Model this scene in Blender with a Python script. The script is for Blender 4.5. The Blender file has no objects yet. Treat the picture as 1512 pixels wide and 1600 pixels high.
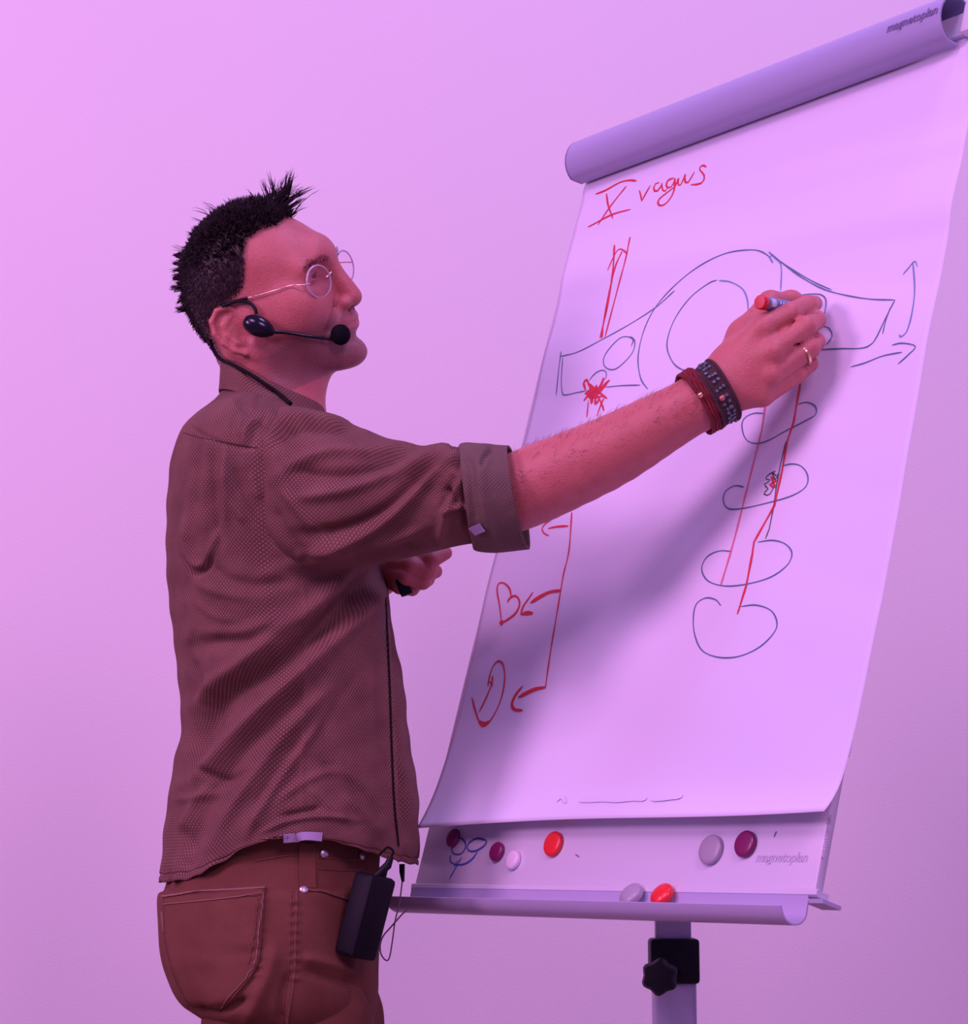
import bpy, bmesh, math, random
import numpy as np
from mathutils import Vector, Matrix
from mathutils.bvhtree import BVHTree
random.seed(7); rng = np.random.default_rng(7)
SC = bpy.context.scene
COL = SC.collection
# ------------------------------------------------------------------ camera, world, lights, exposure
F = 3500.0; PITCH = math.radians(8.785); CZ = 1.05
CAM = np.array([0.0, 0.0, CZ])
AX = np.array([1.0, 0, 0]); FW = np.array([0, math.cos(PITCH), math.sin(PITCH)]); UPV = np.array([0, -math.sin(PITCH), math.cos(PITCH)])
cd = bpy.data.cameras.new('camera'); cd.sensor_fit = 'VERTICAL'; cd.sensor_height = 24.0; cd.lens = 24.0 * F / 1600.0
cd.clip_start = 0.05; cd.clip_end = 60
cam = bpy.data.objects.new('camera', cd); COL.objects.link(cam)
cam.location = CAM; cam.rotation_euler = (math.pi / 2 + PITCH, 0, 0); SC.camera = cam
SC.view_settings.view_transform = 'Standard'; SC.view_settings.look = 'None'
SC.view_settings.exposure = 0.0; SC.view_settings.gamma = 1.0; SC.view_settings.use_curve_mapping = False
W = bpy.data.worlds.new('world'); SC.world = W; W.use_nodes = True
W.node_tree.nodes['Background'].inputs[0].default_value = (0.42, 0.26, 0.95, 1)
W.node_tree.nodes['Background'].inputs[1].default_value = 0.39

def area(name, loc, target, size, power, color):
    d = bpy.data.lights.new(name, 'AREA'); d.shape = 'DISK'; d.size = size; d.energy = power; d.color = color
    o = bpy.data.objects.new(name, d); COL.objects.link(o); o.location = loc
    o.rotation_euler = (Vector(target) - Vector(loc)).to_track_quat('-Z', 'Y').to_euler()
    return o
area('stage_light_pink', (-1.8, 0.0, 4.0), (0.1, 2.7, 1.2), 1.3, 64, (1.0, 0.43, 0.90))
area('stage_light_rose', (1.3, -.9, 3.4), (0.1, 2.8, 1.2), 1.3, 56, (1.0, 0.45, 0.93))
area('stage_light_violet', (1.0, 1.9, 4.7), (0.2, 3.0, 1.4), 1.0, 46, (0.50, 0.40, 1.0))
area('stage_light_left', (-3.4, .9, 2.6), (-0.8, 4.0, 1.2), 1.2, 72, (1.0, 0.45, .97))

# ------------------------------------------------------------------ helpers
def ray(px, py):
    return AX * ((px - 756) / F) + UPV * ((800 - py) / F) + FW
def at(px, py, Y):
    d = ray(px, py); return CAM + d * (Y / d[1])
def atN(px, py, Y):
    px = np.asarray(px, float); py = np.asarray(py, float)
    d = AX[None] * ((px - 756) / F)[..., None] + UPV[None] * ((800 - py) / F)[..., None] + FW[None]
    return CAM + d * (Y / d[..., 1])[..., None]
def proj(P):
    Q = np.asarray(P) - CAM
    d = Q @ FW
    return 756 + F * Q[..., 0] / d, 800 - F * (Q @ UPV) / d

def link(o, parent=None):
    COL.objects.link(o)
    if parent is not None: o.parent = parent
    return o
def tag(o, label=None, cat=None, group=None, kind=None):
    if label: o['label'] = label
    if cat: o['category'] = cat
    if group: o['group'] = group
    if kind: o['kind'] = kind
    return o
def empty(name, loc, label, cat, group=None):
    o = bpy.data.objects.new(name, None); o.empty_display_size = 0.05; o.location = loc
    COL.objects.link(o); tag(o, label, cat, group); return o
def mk(name, verts, faces, mat, parent=None, smooth=True, attrs=None, uv=None):
    """verts in world coordinates; object origin at the parent's origin or at the world's"""
    v = np.asarray(verts, float).reshape(-1, 3)
    off = np.zeros(3)
    if parent is not None:
        q = parent
        while q is not None:
            off += np.array(q.location); q = q.parent
    me = bpy.data.meshes.new(name)
    if parent is None:
        off = (v.min(0) + v.max(0)) / 2; off[2] = v[:, 2].min()
    me.from_pydata((v - off).tolist(), [], faces if isinstance(faces, list) else faces.tolist())
    if smooth: me.shade_smooth()
    me.materials.append(mat)
    if attrs:
        for k, a in attrs.items():
            at_ = me.attributes.new(k, 'FLOAT', 'POINT'); at_.data.foreach_set('value', np.asarray(a, np.float32))
    if uv is not None:
        at_ = me.attributes.new('cloth_uv', 'FLOAT_VECTOR', 'POINT')
        w = np.zeros((len(v), 3), np.float32); w[:, :2] = uv; at_.data.foreach_set('vector', w.ravel())
    o = bpy.data.objects.new(name, me)
    if parent is None: o.location = off
    link(o, parent)
    return o
class MB:
    """collects pieces into one mesh"""
    def __init__(s): s.v = []; s.f = []; s.n = 0
    def add(s, v, f):
        v = np.asarray(v, float).reshape(-1, 3)
        s.v.append(v); s.f += [tuple(int(i) + s.n for i in q) for q in f]; s.n += len(v); return s
    def tube(s, pts, r, seg=8, cap=True):
        P = np.asarray(pts, float); n = len(P)
        R = np.full(n, r) if np.isscalar(r) else np.asarray(r, float)
        T = np.gradient(P, axis=0); T /= np.linalg.norm(T, axis=1)[:, None] + 1e-12
        up = np.array([0, 0, 1.0]) if abs(T[0][2]) < .9 else np.array([1.0, 0, 0])
        a = np.cross(T[0], up); a /= np.linalg.norm(a)
        V = []
        for i in range(n):
            a = a - T[i] * (a @ T[i]); a /= np.linalg.norm(a) + 1e-12
            b = np.cross(T[i], a)
            th = np.arange(seg) * 2 * math.pi / seg
            V.append(P[i] + R[i] * (np.cos(th)[:, None] * a + np.sin(th)[:, None] * b))
        fs = []
        for i in range(n - 1):
            for k in range(seg):
                k2 = (k + 1) % seg
                fs.append((i * seg + k, i * seg + k2, (i + 1) * seg + k2, (i + 1) * seg + k))
        if cap:
            fs.append(tuple(range(seg))[::-1]); fs.append(tuple((n - 1) * seg + k for k in range(seg)))
        return s.add(np.concatenate(V), fs)
    def box(s, c, e1, e2, e3, bev=0.0):
        """box from centre and three half-edge vectors, with chamfered edges"""
        c, e = np.asarray(c, float), [np.asarray(x, float) for x in (e1, e2, e3)]
        L = [np.linalg.norm(x) for x in e]; U = [x / l for x, l in zip(e, L)]
        bm = bmesh.new(); bmesh.ops.create_cube(bm, size=2)
        for v in bm.verts: v.co = Vector((v.co.x * L[0], v.co.y * L[1], v.co.z * L[2]))
        if bev > 0: bmesh.ops.bevel(bm, geom=bm.edges[:], offset=bev, segments=2, affect='EDGES', profile=.5)
        bm.verts.index_update()
        V = np.array([v.co[:] for v in bm.verts]); fs = [tuple(v.index for v in f.verts) for f in bm.faces]; bm.free()
        return s.add(c + V[:, :1] * U[0] + V[:, 1:2] * U[1] + V[:, 2:] * U[2], fs)
    def lathe(s, c, axis, prof, seg=24, side=None, sq=1.0):
        """prof: (radius, height) list along axis; sq squashes along side's normal"""
        c = np.asarray(c, float); ax = np.asarray(axis, float); ax /= np.linalg.norm(ax)
        sd = np.array([0, 0, 1.0]) if abs(ax[2]) < .9 else np.array([1.0, 0, 0])
        if side is not None: sd = np.asarray(side, float)
        a = sd - ax * (sd @ ax); a /= np.linalg.norm(a); b = np.cross(ax, a)
        th = np.arange(seg) * 2 * math.pi / seg; V = []
        for r, h in prof: V.append(c + ax * h + r * (np.cos(th)[:, None] * a + sq * np.sin(th)[:, None] * b))
        fs = []; n = len(prof)
        for i in range(n - 1):
            for k in range(seg):
                k2 = (k + 1) % seg
                fs.append((i * seg + k, i * seg + k2, (i + 1) * seg + k2, (i + 1) * seg + k))
        fs.append(tuple(range(seg))[::-1]); fs.append(tuple((n - 1) * seg + k for k in range(seg)))
        return s.add(np.concatenate(V), fs)
    def build(s, name, mat, parent=None, smooth=True, fix=True):
        o = mk(name, np.concatenate(s.v), s.f, mat, parent, smooth)
        if fix:
            bm = bmesh.new(); bm.from_mesh(o.data); bmesh.ops.recalc_face_normals(bm, faces=bm.faces[:]); bm.to_mesh(o.data); bm.free()
        if smooth:
            try: o.data.set_sharp_from_angle(angle=math.radians(45))
            except Exception: pass
        return o
def spline(pts, n):
    """Catmull-Rom through pts, n samples"""
    P = np.asarray(pts, float); m = len(P)
    if m == 2: return P[0] + np.linspace(0, 1, n)[:, None] * (P[1] - P[0])
    E = np.concatenate([[2 * P[0] - P[1]], P, [2 * P[-1] - P[-2]]])
    t = np.linspace(0, m - 1 - 1e-9, n); i = t.astype(int); u = (t - i)[:, None]
    a, b, c, d = E[i], E[i + 1], E[i + 2], E[i + 3]
    return .5 * (2 * b + (c - a) * u + (2 * a - 5 * b + 4 * c - d) * u ** 2 + (3 * b - a - 3 * c + d) * u ** 3)

# ------------------------------------------------------------------ materials
def material(name, color, rough=.5, metal=0., spec=.5, **kw):
    m = bpy.data.materials.new(name); m.use_nodes = True
    nt = m.node_tree; b = nt.nodes['Principled BSDF']
    b.inputs['Base Color'].default_value = (*color, 1); b.inputs['Roughness'].default_value = rough
    b.inputs['Metallic'].default_value = metal; b.inputs['Specular IOR Level'].default_value = spec
    for k, v in kw.items(): b.inputs[k.replace('_', ' ')].default_value = v
    return m
def N(m, t, **kw):
    n = m.node_tree.nodes.new(t)
    for k, v in kw.items(): setattr(n, k, v)
    return n
def noise_tint(m, scale, amount, c2, coord='Object', detail=4, bump=0., bscale=None, rough=.6):
    """blends the base colour towards c2 by noise; adds fine bump"""
    nt = m.node_tree; L = nt.links; b = nt.nodes['Principled BSDF']
    tc = N(m, 'ShaderNodeTexCoord'); nz = N(m, 'ShaderNodeTexNoise'); nz.inputs['Scale'].default_value = scale; nz.inputs['Detail'].default_value = detail
    nz.inputs['Roughness'].default_value = rough
    L.new(tc.outputs[coord], nz.inputs['Vector'])
    mr = N(m, 'ShaderNodeMapRange'); mr.inputs['From Min'].default_value = .3; mr.inputs['From Max'].default_value = .7; mr.inputs['To Max'].default_value = amount
    L.new(nz.outputs['Fac'], mr.inputs['Value'])
    mx = N(m, 'ShaderNodeMix', data_type='RGBA'); mx.inputs['A'].default_value = b.inputs['Base Color'].default_value; mx.inputs['B'].default_value = (*c2, 1)
    L.new(mr.outputs[0], mx.inputs['Factor']); L.new(mx.outputs['Result'], b.inputs['Base Color'])
    if bump:
        n2 = N(m, 'ShaderNodeTexNoise'); n2.inputs['Scale'].default_value = bscale or scale * 4; n2.inputs['Detail'].default_value = 3
        L.new(tc.outputs[coord], n2.inputs['Vector'])
        bp = N(m, 'ShaderNodeBump'); bp.inputs['Strength'].default_value = bump; bp.inputs['Distance'].default_value = .002
        L.new(n2.outputs['Fac'], bp.inputs['Height']); L.new(bp.outputs['Normal'], b.inputs['Normal'])
    return mx
def attr_mix(m, mx, attr, color, strength=1.0):
    """mix a colour over by a vertex attribute, after mix node mx"""
    nt = m.node_tree; L = nt.links; b = nt.nodes['Principled BSDF']
    a = N(m, 'ShaderNodeAttribute'); a.attribute_name = attr
    mu = N(m, 'ShaderNodeMath', operation='MULTIPLY'); mu.inputs[1].default_value = strength; L.new(a.outputs['Fac'], mu.inputs[0])
    m2 = N(m, 'ShaderNodeMix', data_type='RGBA'); L.new(mu.outputs[0], m2.inputs['Factor']); L.new(mx.outputs['Result'], m2.inputs['A'])
    m2.inputs['B'].default_value = (*color, 1); L.new(m2.outputs['Result'], b.inputs['Base Color']); return m2

M = {}
M['wall'] = material('wall_paint', (.81, .74, .77), .85); noise_tint(M['wall'], 1.2, .35, (.77, .69, .73), bump=.25, bscale=260)
M['floor'] = material('floor_wood', (.30, .20, .15), .5); noise_tint(M['floor'], 3, .6, (.2, .13, .09))
M['skin'] = material('skin', (.53, .165, .150), .46, spec=.45, Subsurface_Weight=.12, Subsurface_Scale=.01, Subsurface_Radius=(1, .35, .2))
_mx = noise_tint(M['skin'], 38, .55, (.42, .105, .095), bump=.35, bscale=420)
_mx = attr_mix(M['skin'], _mx, 'beard_jaw_shade', (.17, .08, .085), .7)  # stubble tint, strengthened to paint in the darker shade of the jaw
_mx = attr_mix(M['skin'], _mx, 'lips', (.38, .10, .10), .8)
_mx = attr_mix(M['skin'], _mx, 'scalp', (.020, .010, .014), .97)
M['hair'] = material('hair_dark', (.016, .009, .012), .6, spec=.22)
M['armhair'] = material('arm_hair', (.16, .09, .08), .5)
M['eye'] = material('eye_white', (.62, .58, .56), .2)
M['iris'] = material('iris', (.06, .05, .05), .15)
def cloth_dots(name, base, dot, dark, s=.0050, r=.17, seed=0):
    m = material(name, base, .88, spec=.12)
    nt = m.node_tree; L = nt.links; b = nt.nodes['Principled BSDF']
    a = N(m, 'ShaderNodeAttribute'); a.attribute_name = 'cloth_uv'
    nz = N(m, 'ShaderNodeTexNoise'); nz.inputs['Scale'].default_value = 22; L.new(a.outputs['Vector'], nz.inputs['Vector'])
    def lattice(off):
        v = N(m, 'ShaderNodeVectorMath', operation='MULTIPLY_ADD'); v.inputs[1].default_value = (1 / s, 1 / (s * 1.0), 0); v.inputs[2].default_value = off
        L.new(a.outputs['Vector'], v.inputs[0])
        f = N(m, 'ShaderNodeVectorMath', operation='FRACTION'); L.new(v.outputs[0], f.inputs[0])
        d = N(m, 'ShaderNodeVectorMath', operation='DISTANCE'); d.inputs[1].default_value = (.5, .5, 0); L.new(f.outputs[0], d.inputs[0])
        return d
    d1, d2 = lattice((0, 0, 0)), lattice((.5, .5, 0))
    mn = N(m, 'ShaderNodeMath', operation='MINIMUM'); L.new(d1.outputs['Value'], mn.inputs[0]); L.new(d2.outputs['Value'], mn.inputs[1])
    mr = N(m, 'ShaderNodeMapRange'); mr.inputs['From Min'].default_value = r + .09; mr.inputs['From Max'].default_value = r - .05
    L.new(mn.outputs[0], mr.inputs['Value'])
    mx = N(m, 'ShaderNodeMix', data_type='RGBA'); mx.inputs['A'].default_value = (*base, 1); mx.inputs['B'].default_value = (*dark, 1)
    m3 = N(m, 'ShaderNodeMapRange'); m3.inputs['From Min'].default_value = .35; m3.inputs['From Max'].default_value = .7
    L.new(nz.outputs['Fac'], m3.inputs['Value']); L.new(m3.outputs[0], mx.inputs['Factor'])
    my = N(m, 'ShaderNodeMix', data_type='RGBA'); my.inputs['B'].default_value = (*dot, 1)
    L.new(mr.outputs[0], my.inputs['Factor']); L.new(mx.outputs['Result'], my.inputs['A']); L.new(my.outputs['Result'], b.inputs['Base Color'])
    n2 = N(m, 'ShaderNodeTexNoise'); n2.inputs['Scale'].default_value = 900; L.new(a.outputs['Vector'], n2.inputs['Vector'])
    n3 = N(m, 'ShaderNodeTexNoise'); n3.inputs['Scale'].default_value = 45; n3.inputs['Detail'].default_value = 5; L.new(a.outputs['Vector'], n3.inputs['Vector'])
    ad = N(m, 'ShaderNodeMath', operation='MULTIPLY_ADD'); ad.inputs[1].default_value = 3.0; L.new(n3.outputs['Fac'], ad.inputs[0]); L.new(n2.outputs['Fac'], ad.inputs[2])
    bp = N(m, 'ShaderNodeBump'); bp.inputs['Strength'].default_value = .5; bp.inputs['Distance'].default_value = .0016
    L.new(ad.outputs[0], bp.inputs['Height']); L.new(bp.outputs['Normal'], b.inputs['Normal'])
    return m
M['shirt'] = cloth_dots('shirt_cotton', (.165, .074, .062), (.33, .18, .155), (.120, .052, .045), r=.14)
M['cuff'] = cloth_dots('shirt_inside', (.145, .092, .075), (.23, .16, .14), (.12, .076, .064), s=.0046, r=.15)
M['denim'] = material('brown_denim', (.205, .080, .056), .85, spec=.1); noise_tint(M['denim'], 9, .8, (.130, .042, .030), bump=.5, bscale=900)
M['stitch'] = material('denim_seam', (.21, .088, .068), .85, spec=.1); noise_tint(M['stitch'], 160, .8, (.12, .045, .036))
M['denimdark'] = material('denim_worn_edge', (.24, .115, .095), .85)
M['rivet'] = material('rivet_metal', (.62, .55, .55), .35, metal=.8)
M['ribbon'] = material('lavender_ribbon', (.34, .27, .42), .7)
M['black'] = material('black_plastic', (.005, .0045, .008), .5, spec=.25)
M['packblack'] = material('pack_black', (.006, .004, .010), .6, spec=.2)
M['blackgloss'] = material('black_gloss', (.006, .005, .014), .2, spec=.35)
M['foam'] = material('black_foam', (.006, .005, .009), .95, spec=.1); noise_tint(M['foam'], 300, .5, (.015, .012, .02), bump=.9, bscale=1500)
M['seamdark'] = material('shirt_seam', (.07, .03, .028), .9, spec=.1)
M['cable'] = material('cable_and_gap_black', (.008, .005, .008), .8, spec=.15)
M['wire'] = material('thin_grey_cord', (.16, .10, .15), .5)
M['gold'] = material('gold', (.90, .62, .36), .22, metal=1.)
M['goldwire'] = material('gold_wire', (.80, .62, .52), .25, metal=.9)
M['lens'] = material('lens_glass', (.96, .93, .97), .03, Transmission_Weight=1.0, IOR=1.12); M['lens'].node_tree.nodes['Principled BSDF'].inputs['Specular IOR Level'].default_value = .8
M['frame'] = material('clear_frame', (.70, .58, .70), .15, spec=.8, Transmission_Weight=.35)
M['redband'] = material('dark_red_cord', (.22, .010, .018), .8); noise_tint(M['redband'], 240, .7, (.12, .006, .012), bump=.8, bscale=900)
M['brownband'] = material('woven_brown_band', (.085, .030, .035), .85); noise_tint(M['brownband'], 420, .8, (.03, .014, .02), bump=.8, bscale=1200)
M['bead'] = material('blue_grey_beads', (.035, .05, .08), .4); noise_tint(M['bead'], 500, .9, (.20, .26, .27))
M['pinkbead'] = material('copper_bead', (.55, .18, .16), .3, metal=.4)
M['markerred'] = material('marker_red', (.62, .010, .020), .35)
M['markerblue'] = material('marker_blue_grey', (.13, .23, .40), .35)
M['markerlabel'] = material('marker_label', (.62, .66, .75), .4)
M['markerdark'] = material('marker_label_dark', (.035, .04, .09), .4)
M['nibwhite'] = material('nib_holder', (.80, .76, .80), .4)
M['enamel'] = material('white_enamel', (.72, .70, .80), .28, spec=.5)
M['bar'] = material('lilac_grey_metal', (.36, .35, .54), .34, metal=.0, spec=.6)
M['tray'] = material('tray_metal', (.50, .46, .66), .4); 
M['post'] = material('post_metal', (.42, .38, .50), .4, metal=.3)
M['paper'] = material('flipchart_paper', (.745, .715, .86), .8, spec=.15)
M['pad'] = material('paper_pad_edge', (.80, .78, .88), .8, spec=.15)
M['redink'] = material('red_marker_ink', (.66, .022, .055), .6)
M['pinkink'] = material('faint_red_marker_ink', (.72, .16, .26), .6)
M['blueink'] = material('grey_blue_marker_ink', (.085, .17, .27), .6)
M['paleblue'] = material('pale_blue_marker_ink', (.17, .30, .47), .6)
M['greenink'] = material('dark_green_ink', (.06, .09, .09), .6)
M['scribble'] = material('blue_whiteboard_ink', (.07, .10, .42), .5)
M['ghost'] = material('show_through_print', (.725, .69, .85), .8)
M['mag_purple'] = material('magnet_purple', (.22, .012, .11), .3)
M['mag_red'] = material('magnet_red', (.85, .03, .035), .3)
M['mag_grey'] = material('magnet_grey', (.40, .36, .44), .35)
M['mag_white'] = material('magnet_white', (.80, .70, .84), .35)
M['emboss'] = material('embossed_grey', (.60, .56, .70), .4)
M['embossdark'] = material('printed_grey', (.20, .17, .32), .5)
M['shoe'] = material('shoe_leather', (.05, .025, .02), .5)

# ------------------------------------------------------------------ room
def quad(name, pts, mat):
    o = mk(name, pts, [(0, 1, 2, 3)], mat, smooth=False); o['kind'] = 'structure'; return o
def slab(name, c, h, mat):
    o = MB().box(c, (h[0], 0, 0), (0, h[1], 0), (0, 0, h[2])).build(name, mat, smooth=False); o['kind'] = 'structure'; return o
WY = 3.95
slab('floor', (0, 1.0, -.05), (4.2, 3.1, .05), M['floor'])
slab('wall_back', (0, WY + .05, 2.4), (4.2, .05, 2.4), M['wall'])
# ------------------------------------------------------------------ flipchart
_t = math.radians(52.58); _a = math.radians(16.53)
BW = np.array([math.cos(_t), -math.sin(_t), 0]); _n0 = np.array([-math.sin(_t), -math.cos(_t), 0])
BU = math.cos(_a) * np.array([0, 0, 1.0]) - math.sin(_a) * _n0
BN = math.cos(_a) * _n0 + math.sin(_a) * np.array([0, 0, 1.0])
B0 = np.array([-.0867, 2.8204, CZ - .0328])
def B(u, v, n=0.0): return B0 + BW * u + BU * v + BN * n
def on_board(px, py, n=0.0):
    d = ray(px, py); s = ((B0 + BN * n - CAM) @ BN) / (d @ BN); q = CAM + d * s - B0
    return q @ BW, q @ BU
BWID, BH = .688, 1.04
def extrude(mb, prof, u0, u1, thick=None, nu=2):
    """prof: (v,n) closed outline extruded along the board's width"""
    k = len(prof); us = np.linspace(u0, u1, nu)
    V = [B(u, v, n) for u in us for v, n in prof]; fs = []
    for i in range(nu - 1):
        for j in range(k):
            j2 = (j + 1) % k; fs.append((i * k + j, i * k + j2, (i + 1) * k + j2, (i + 1) * k + j))
    fs.append(tuple(range(k))[::-1]); fs.append(tuple((nu - 1) * k + j for j in range(k)))
    return mb.add(V, fs)
def strip_prof(line, th):
    """open polyline (v,n) -> closed outline of given thickness"""
    P = np.array(line, float); T = np.gradient(P, axis=0); T /= np.linalg.norm(T, axis=1)[:, None]
    Nn = np.stack([-T[:, 1], T[:, 0]], 1)
    return [tuple(p) for p in P] + [tuple(p) for p in (P + Nn * th)[::-1]]
px_, py_ = .3475, -.115
chart = empty('flipchart_easel', (B(.36, 0, -.11)[0], B(.36, 0, -.11)[1], 0), 'white flipchart easel with lilac-grey clamp bar, tray and a grey post with a black clamp', 'flipchart')
# board panel with enamel face; folded steel edge
mb = MB()
mb.box(B(BWID / 2, BH / 2, -.006), BW * BWID / 2, BU * BH / 2, BN * .006, bev=.003)
board = mb.build('board', M['enamel'], chart)
# rolled lower edge of the board and small corner lips
mb = MB(); extrude(mb, [(-.006, -.014), (-.006, .001), (-.004, .0035), (.000, .0035), (.002, .001), (.0, -.004), (0, -.014)], .000, .694)
mb.build('bottom_edge', M['enamel'], chart)
mb = MB(); extrude(mb, [(-.012, -.026), (-.012, .0), (-.008, .002), (-.008, -.026)], .676, .702); mb.build('corner_lip', M['tray'], chart)
# clamp bar: half-round cover
th = np.linspace(-.32 * math.pi, .80 * math.pi, 16)
BV = -.0150
line = [(1.0025 + BV, .010), (1.000 + BV, .024)] + [(1.030 + BV + .0325 * math.sin(q), .020 + .028 * math.cos(q)) for q in np.linspace(-.38 * math.pi, .78 * math.pi, 16)]
mb = MB(); extrude(mb, strip_prof(line, -.0022), 0.010, .679, nu=8)
bar = mb.build('clamp_bar', M['bar'], chart)
# closed left end of the bar
capv = [B(.009, v, n) for v, n in line]
mb = MB(); capo = [B(.012, v, n) for v, n in line]
k = len(line); mb.add(capv + capo, [tuple(range(k)), tuple(range(k, 2 * k))[::-1]] + [(i, (i + 1) % k, k + (i + 1) % k, k + i) for i in range(k)])
mb.build('end_cap', M['bar'], chart)
# the rail inside the bar, seen at its open right end
mb = MB(); extrude(mb, [(1.000, .001), (1.000, .012), (1.030, .012), (1.030, .001)], .02, .688); mb.build('clamp_rail', M['enamel'], chart)
mb = MB(); mb.box(B(.700, 1.017, .010), BW * .014, BU * .020, BN * .010, bev=.003); mb.build('latch', M['enamel'], chart)
# pen tray
nn = []
for s in np.linspace(0, 1, 14):
    q = math.pi * s; nn.append((-.024 - .0135 * math.sin(q), .0175 - .0165 * math.cos(q)))
line = [(.000, .0035), (-.010, .0015)] + nn[:-2] + [(-.0272, .0345), (-.0245, .0360)]
mb = MB(); extrude(mb, strip_prof(line, .0018), -.001, .682, nu=2)
mb.build('pen_tray', M['tray'], chart)
# brand print on bar and panel (lettering as thin raised text)
def text_on(txt, origin, xa, ya, na, size, mat, name, parent, shear=0.2, ext=.0003):
    cu = bpy.data.curves.new('lettering', 'FONT'); cu.body = txt; cu.size = size; cu.extrude = ext; cu.shear = shear; cu.align_x = 'LEFT'; cu.offset = size * .012
    tmp = bpy.data.objects.new('tmp', cu); COL.objects.link(tmp)
    dg = bpy.context.evaluated_depsgraph_get(); me = bpy.data.meshes.new_from_object(tmp.evaluated_get(dg))
    V = np.array([v.co[:] for v in me.vertices]); fs = [tuple(p.vertices) for p in me.polygons]
    bpy.data.objects.remove(tmp); bpy.data.meshes.remove(me); bpy.data.curves.remove(cu)
    Wd = np.asarray(origin) + V[:, :1] * xa + V[:, 1:2] * ya + V[:, 2:] * na
    return mk(name, Wd, fs, mat, parent, smooth=False)
_q = -.04 * math.pi
bn = math.cos(_q) * BN + math.sin(_q) * BU; bt = math.cos(_q) * BU - math.sin(_q) * BN
text_on('magnetoplan', B(.598, 1.030 + BV + .0329 * math.sin(_q), .020 + .0286 * math.cos(_q)), BW, bt, bn, .0150, M['embossdark'], 'bar_lettering', chart)
text_on('magnetoplan', B(.595, .0305, .0004), BW, BU, BN, .0145, M['emboss'], 'panel_lettering', chart)
text_on('magnetoplan', B(.6925, .035, .0004), BU, -BW, BN, .0085, M['emboss'], 'corner_lettering', chart)
# post, clamp, base
PX, PY = .213, 2.625
pxw = (1051.5 - 756) / F
def zc(py, Y): return at(1051, py, Y)[2]
PXW = at(1051.5, 1500, PY)[0]
zk = zc(1500, PY)
mb = MB(); mb.box((PXW, PY, (zk + CZ + .05) / 2), (.0205, 0, 0), (0, .0125, 0), (0, 0, (CZ + .05 - zk) / 2), bev=.005)
mb.build('inner_post', M['post'], chart)
mb = MB(); mb.box((PXW + .0005, PY, (zk + .08) / 2), (.0248, 0, 0), (0, .0165, 0), (0, 0, (zk - .08) / 2), bev=.006); mb.build('outer_post', M['post'], chart)
mb = MB(); z0, z1 = zc(1536, PY), zc(1466, PY)
mb.box((PXW + .0005, PY, (z0 + z1) / 2), (.0282, 0, 0), (0, .022, 0), (0, 0, (z1 - z0) / 2), bev=.004); clampo = mb.build('clamp', M['black'], chart)
kc = at(1031, 1526, PY - .055)
mb = MB(); prof = [(.008, .0), (.017, .004), (.0195, .010), (.0195, .020), (.016, .026), (.006, .027)]
V = []; seg = 30; ax = np.array([-.25, -.97, .0]); ax /= np.linalg.norm(ax); sa = np.array([0, 0, 1.0]); sb = np.cross(ax, sa)
for r, h in prof:
    for k in range(seg):
        q = 2 * math.pi * k / seg; rr = r * (1 + .09 * math.cos(6 * q + .5) * (r > .01)); V.append(kc + ax * (h - .014) + rr * (math.cos(q) * sa + math.sin(q) * sb))
fs = [(i * seg + k, i * seg + (k + 1) % seg, (i + 1) * seg + (k + 1) % seg, (i + 1) * seg + k) for i in range(len(prof) - 1) for k in range(seg)]
fs += [tuple(range(seg))[::-1], tuple((len(prof) - 1) * seg + k for k in range(seg))]
mb.add(V, fs); mb.tube([kc, (PXW, PY - .02, kc[2])], .008, 10); mb.build('clamp_knob', M['black'], chart)
mb = MB(); mb.box((PXW, PY + .012, CZ + .06), (.06, 0, 0), (0, .012, 0), (0, 0, .05), bev=.003)
bb = B(.36, .10, -.028); mb.tube([(PXW, PY, CZ + .07), bb], .014, 10); mb.build('board_bracket', M['post'], chart)
mb = MB(); mb.lathe((PXW, PY, 0), (0, 0, 1), [(.06, .03), (.06, .075), (.035, .09), (.03, .12)], 24); mb.build('base_hub', M['black'], chart)
for k in range(5):
    q = 2 * math.pi * k / 5 + .3; d = np.array([math.cos(q), math.sin(q), 0])
    MB().tube([np.array([PXW, PY, .06]) + d * .04, np.array([PXW, PY, .045]) + d * .2, np.array([PXW, PY, .03]) + d * .30], [.017, .014, .012], 10).build('base_leg', M['post'], chart)
    MB().tube([np.array([PXW, PY, .0]) + d * .30, np.array([PXW, PY, .03]) + d * .30], .016, 12).build('foot_pad', M['black'], chart)

# ---- paper pad hanging from the clamp bar
PU0, PU1, PV0, PV1 = .0125, .712, .076, 1.018
def paper_n(u, v):
    """distance of the top sheet from the board"""
    u = np.asarray(u, float); v = np.asarray(v, float)
    s = np.clip((.26 - v) / .185, 0, 1); curl = .004 * s ** 1.3 + .013 * s ** 4
    s2 = np.clip((.12 - v) / .045, 0, 1); curl = curl + .008 * s2 ** 2 * (.2 + 1.0 * u / .7)
    wv = .0022 * np.sin(16 * (v + .35 * u) + 1) * np.exp(-((v - .25) / .5) ** 2) + .0016 * np.sin(38 * (v + .12 * u)) * np.exp(-((v - .80) / .14) ** 2) + .0006 * np.sin(41 * (v * .9 + .35 * u)) * (1 - np.clip((v - .9) / .1, 0, 1))
    wv = wv + .0016 * np.exp(-(((v - .93 + .10 * u) / .018)) ** 2) + .0012 * np.exp(-(((v - .84 + .10 * u) / .02)) ** 2)
    dent = -.0012 * np.exp(-((u - .30 - .3 * (v - .35)) / .05) ** 2) * np.exp(-((v - .4) / .2) ** 2)
    return .0055 + np.maximum(curl + (wv + dent), -.001)
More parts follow.
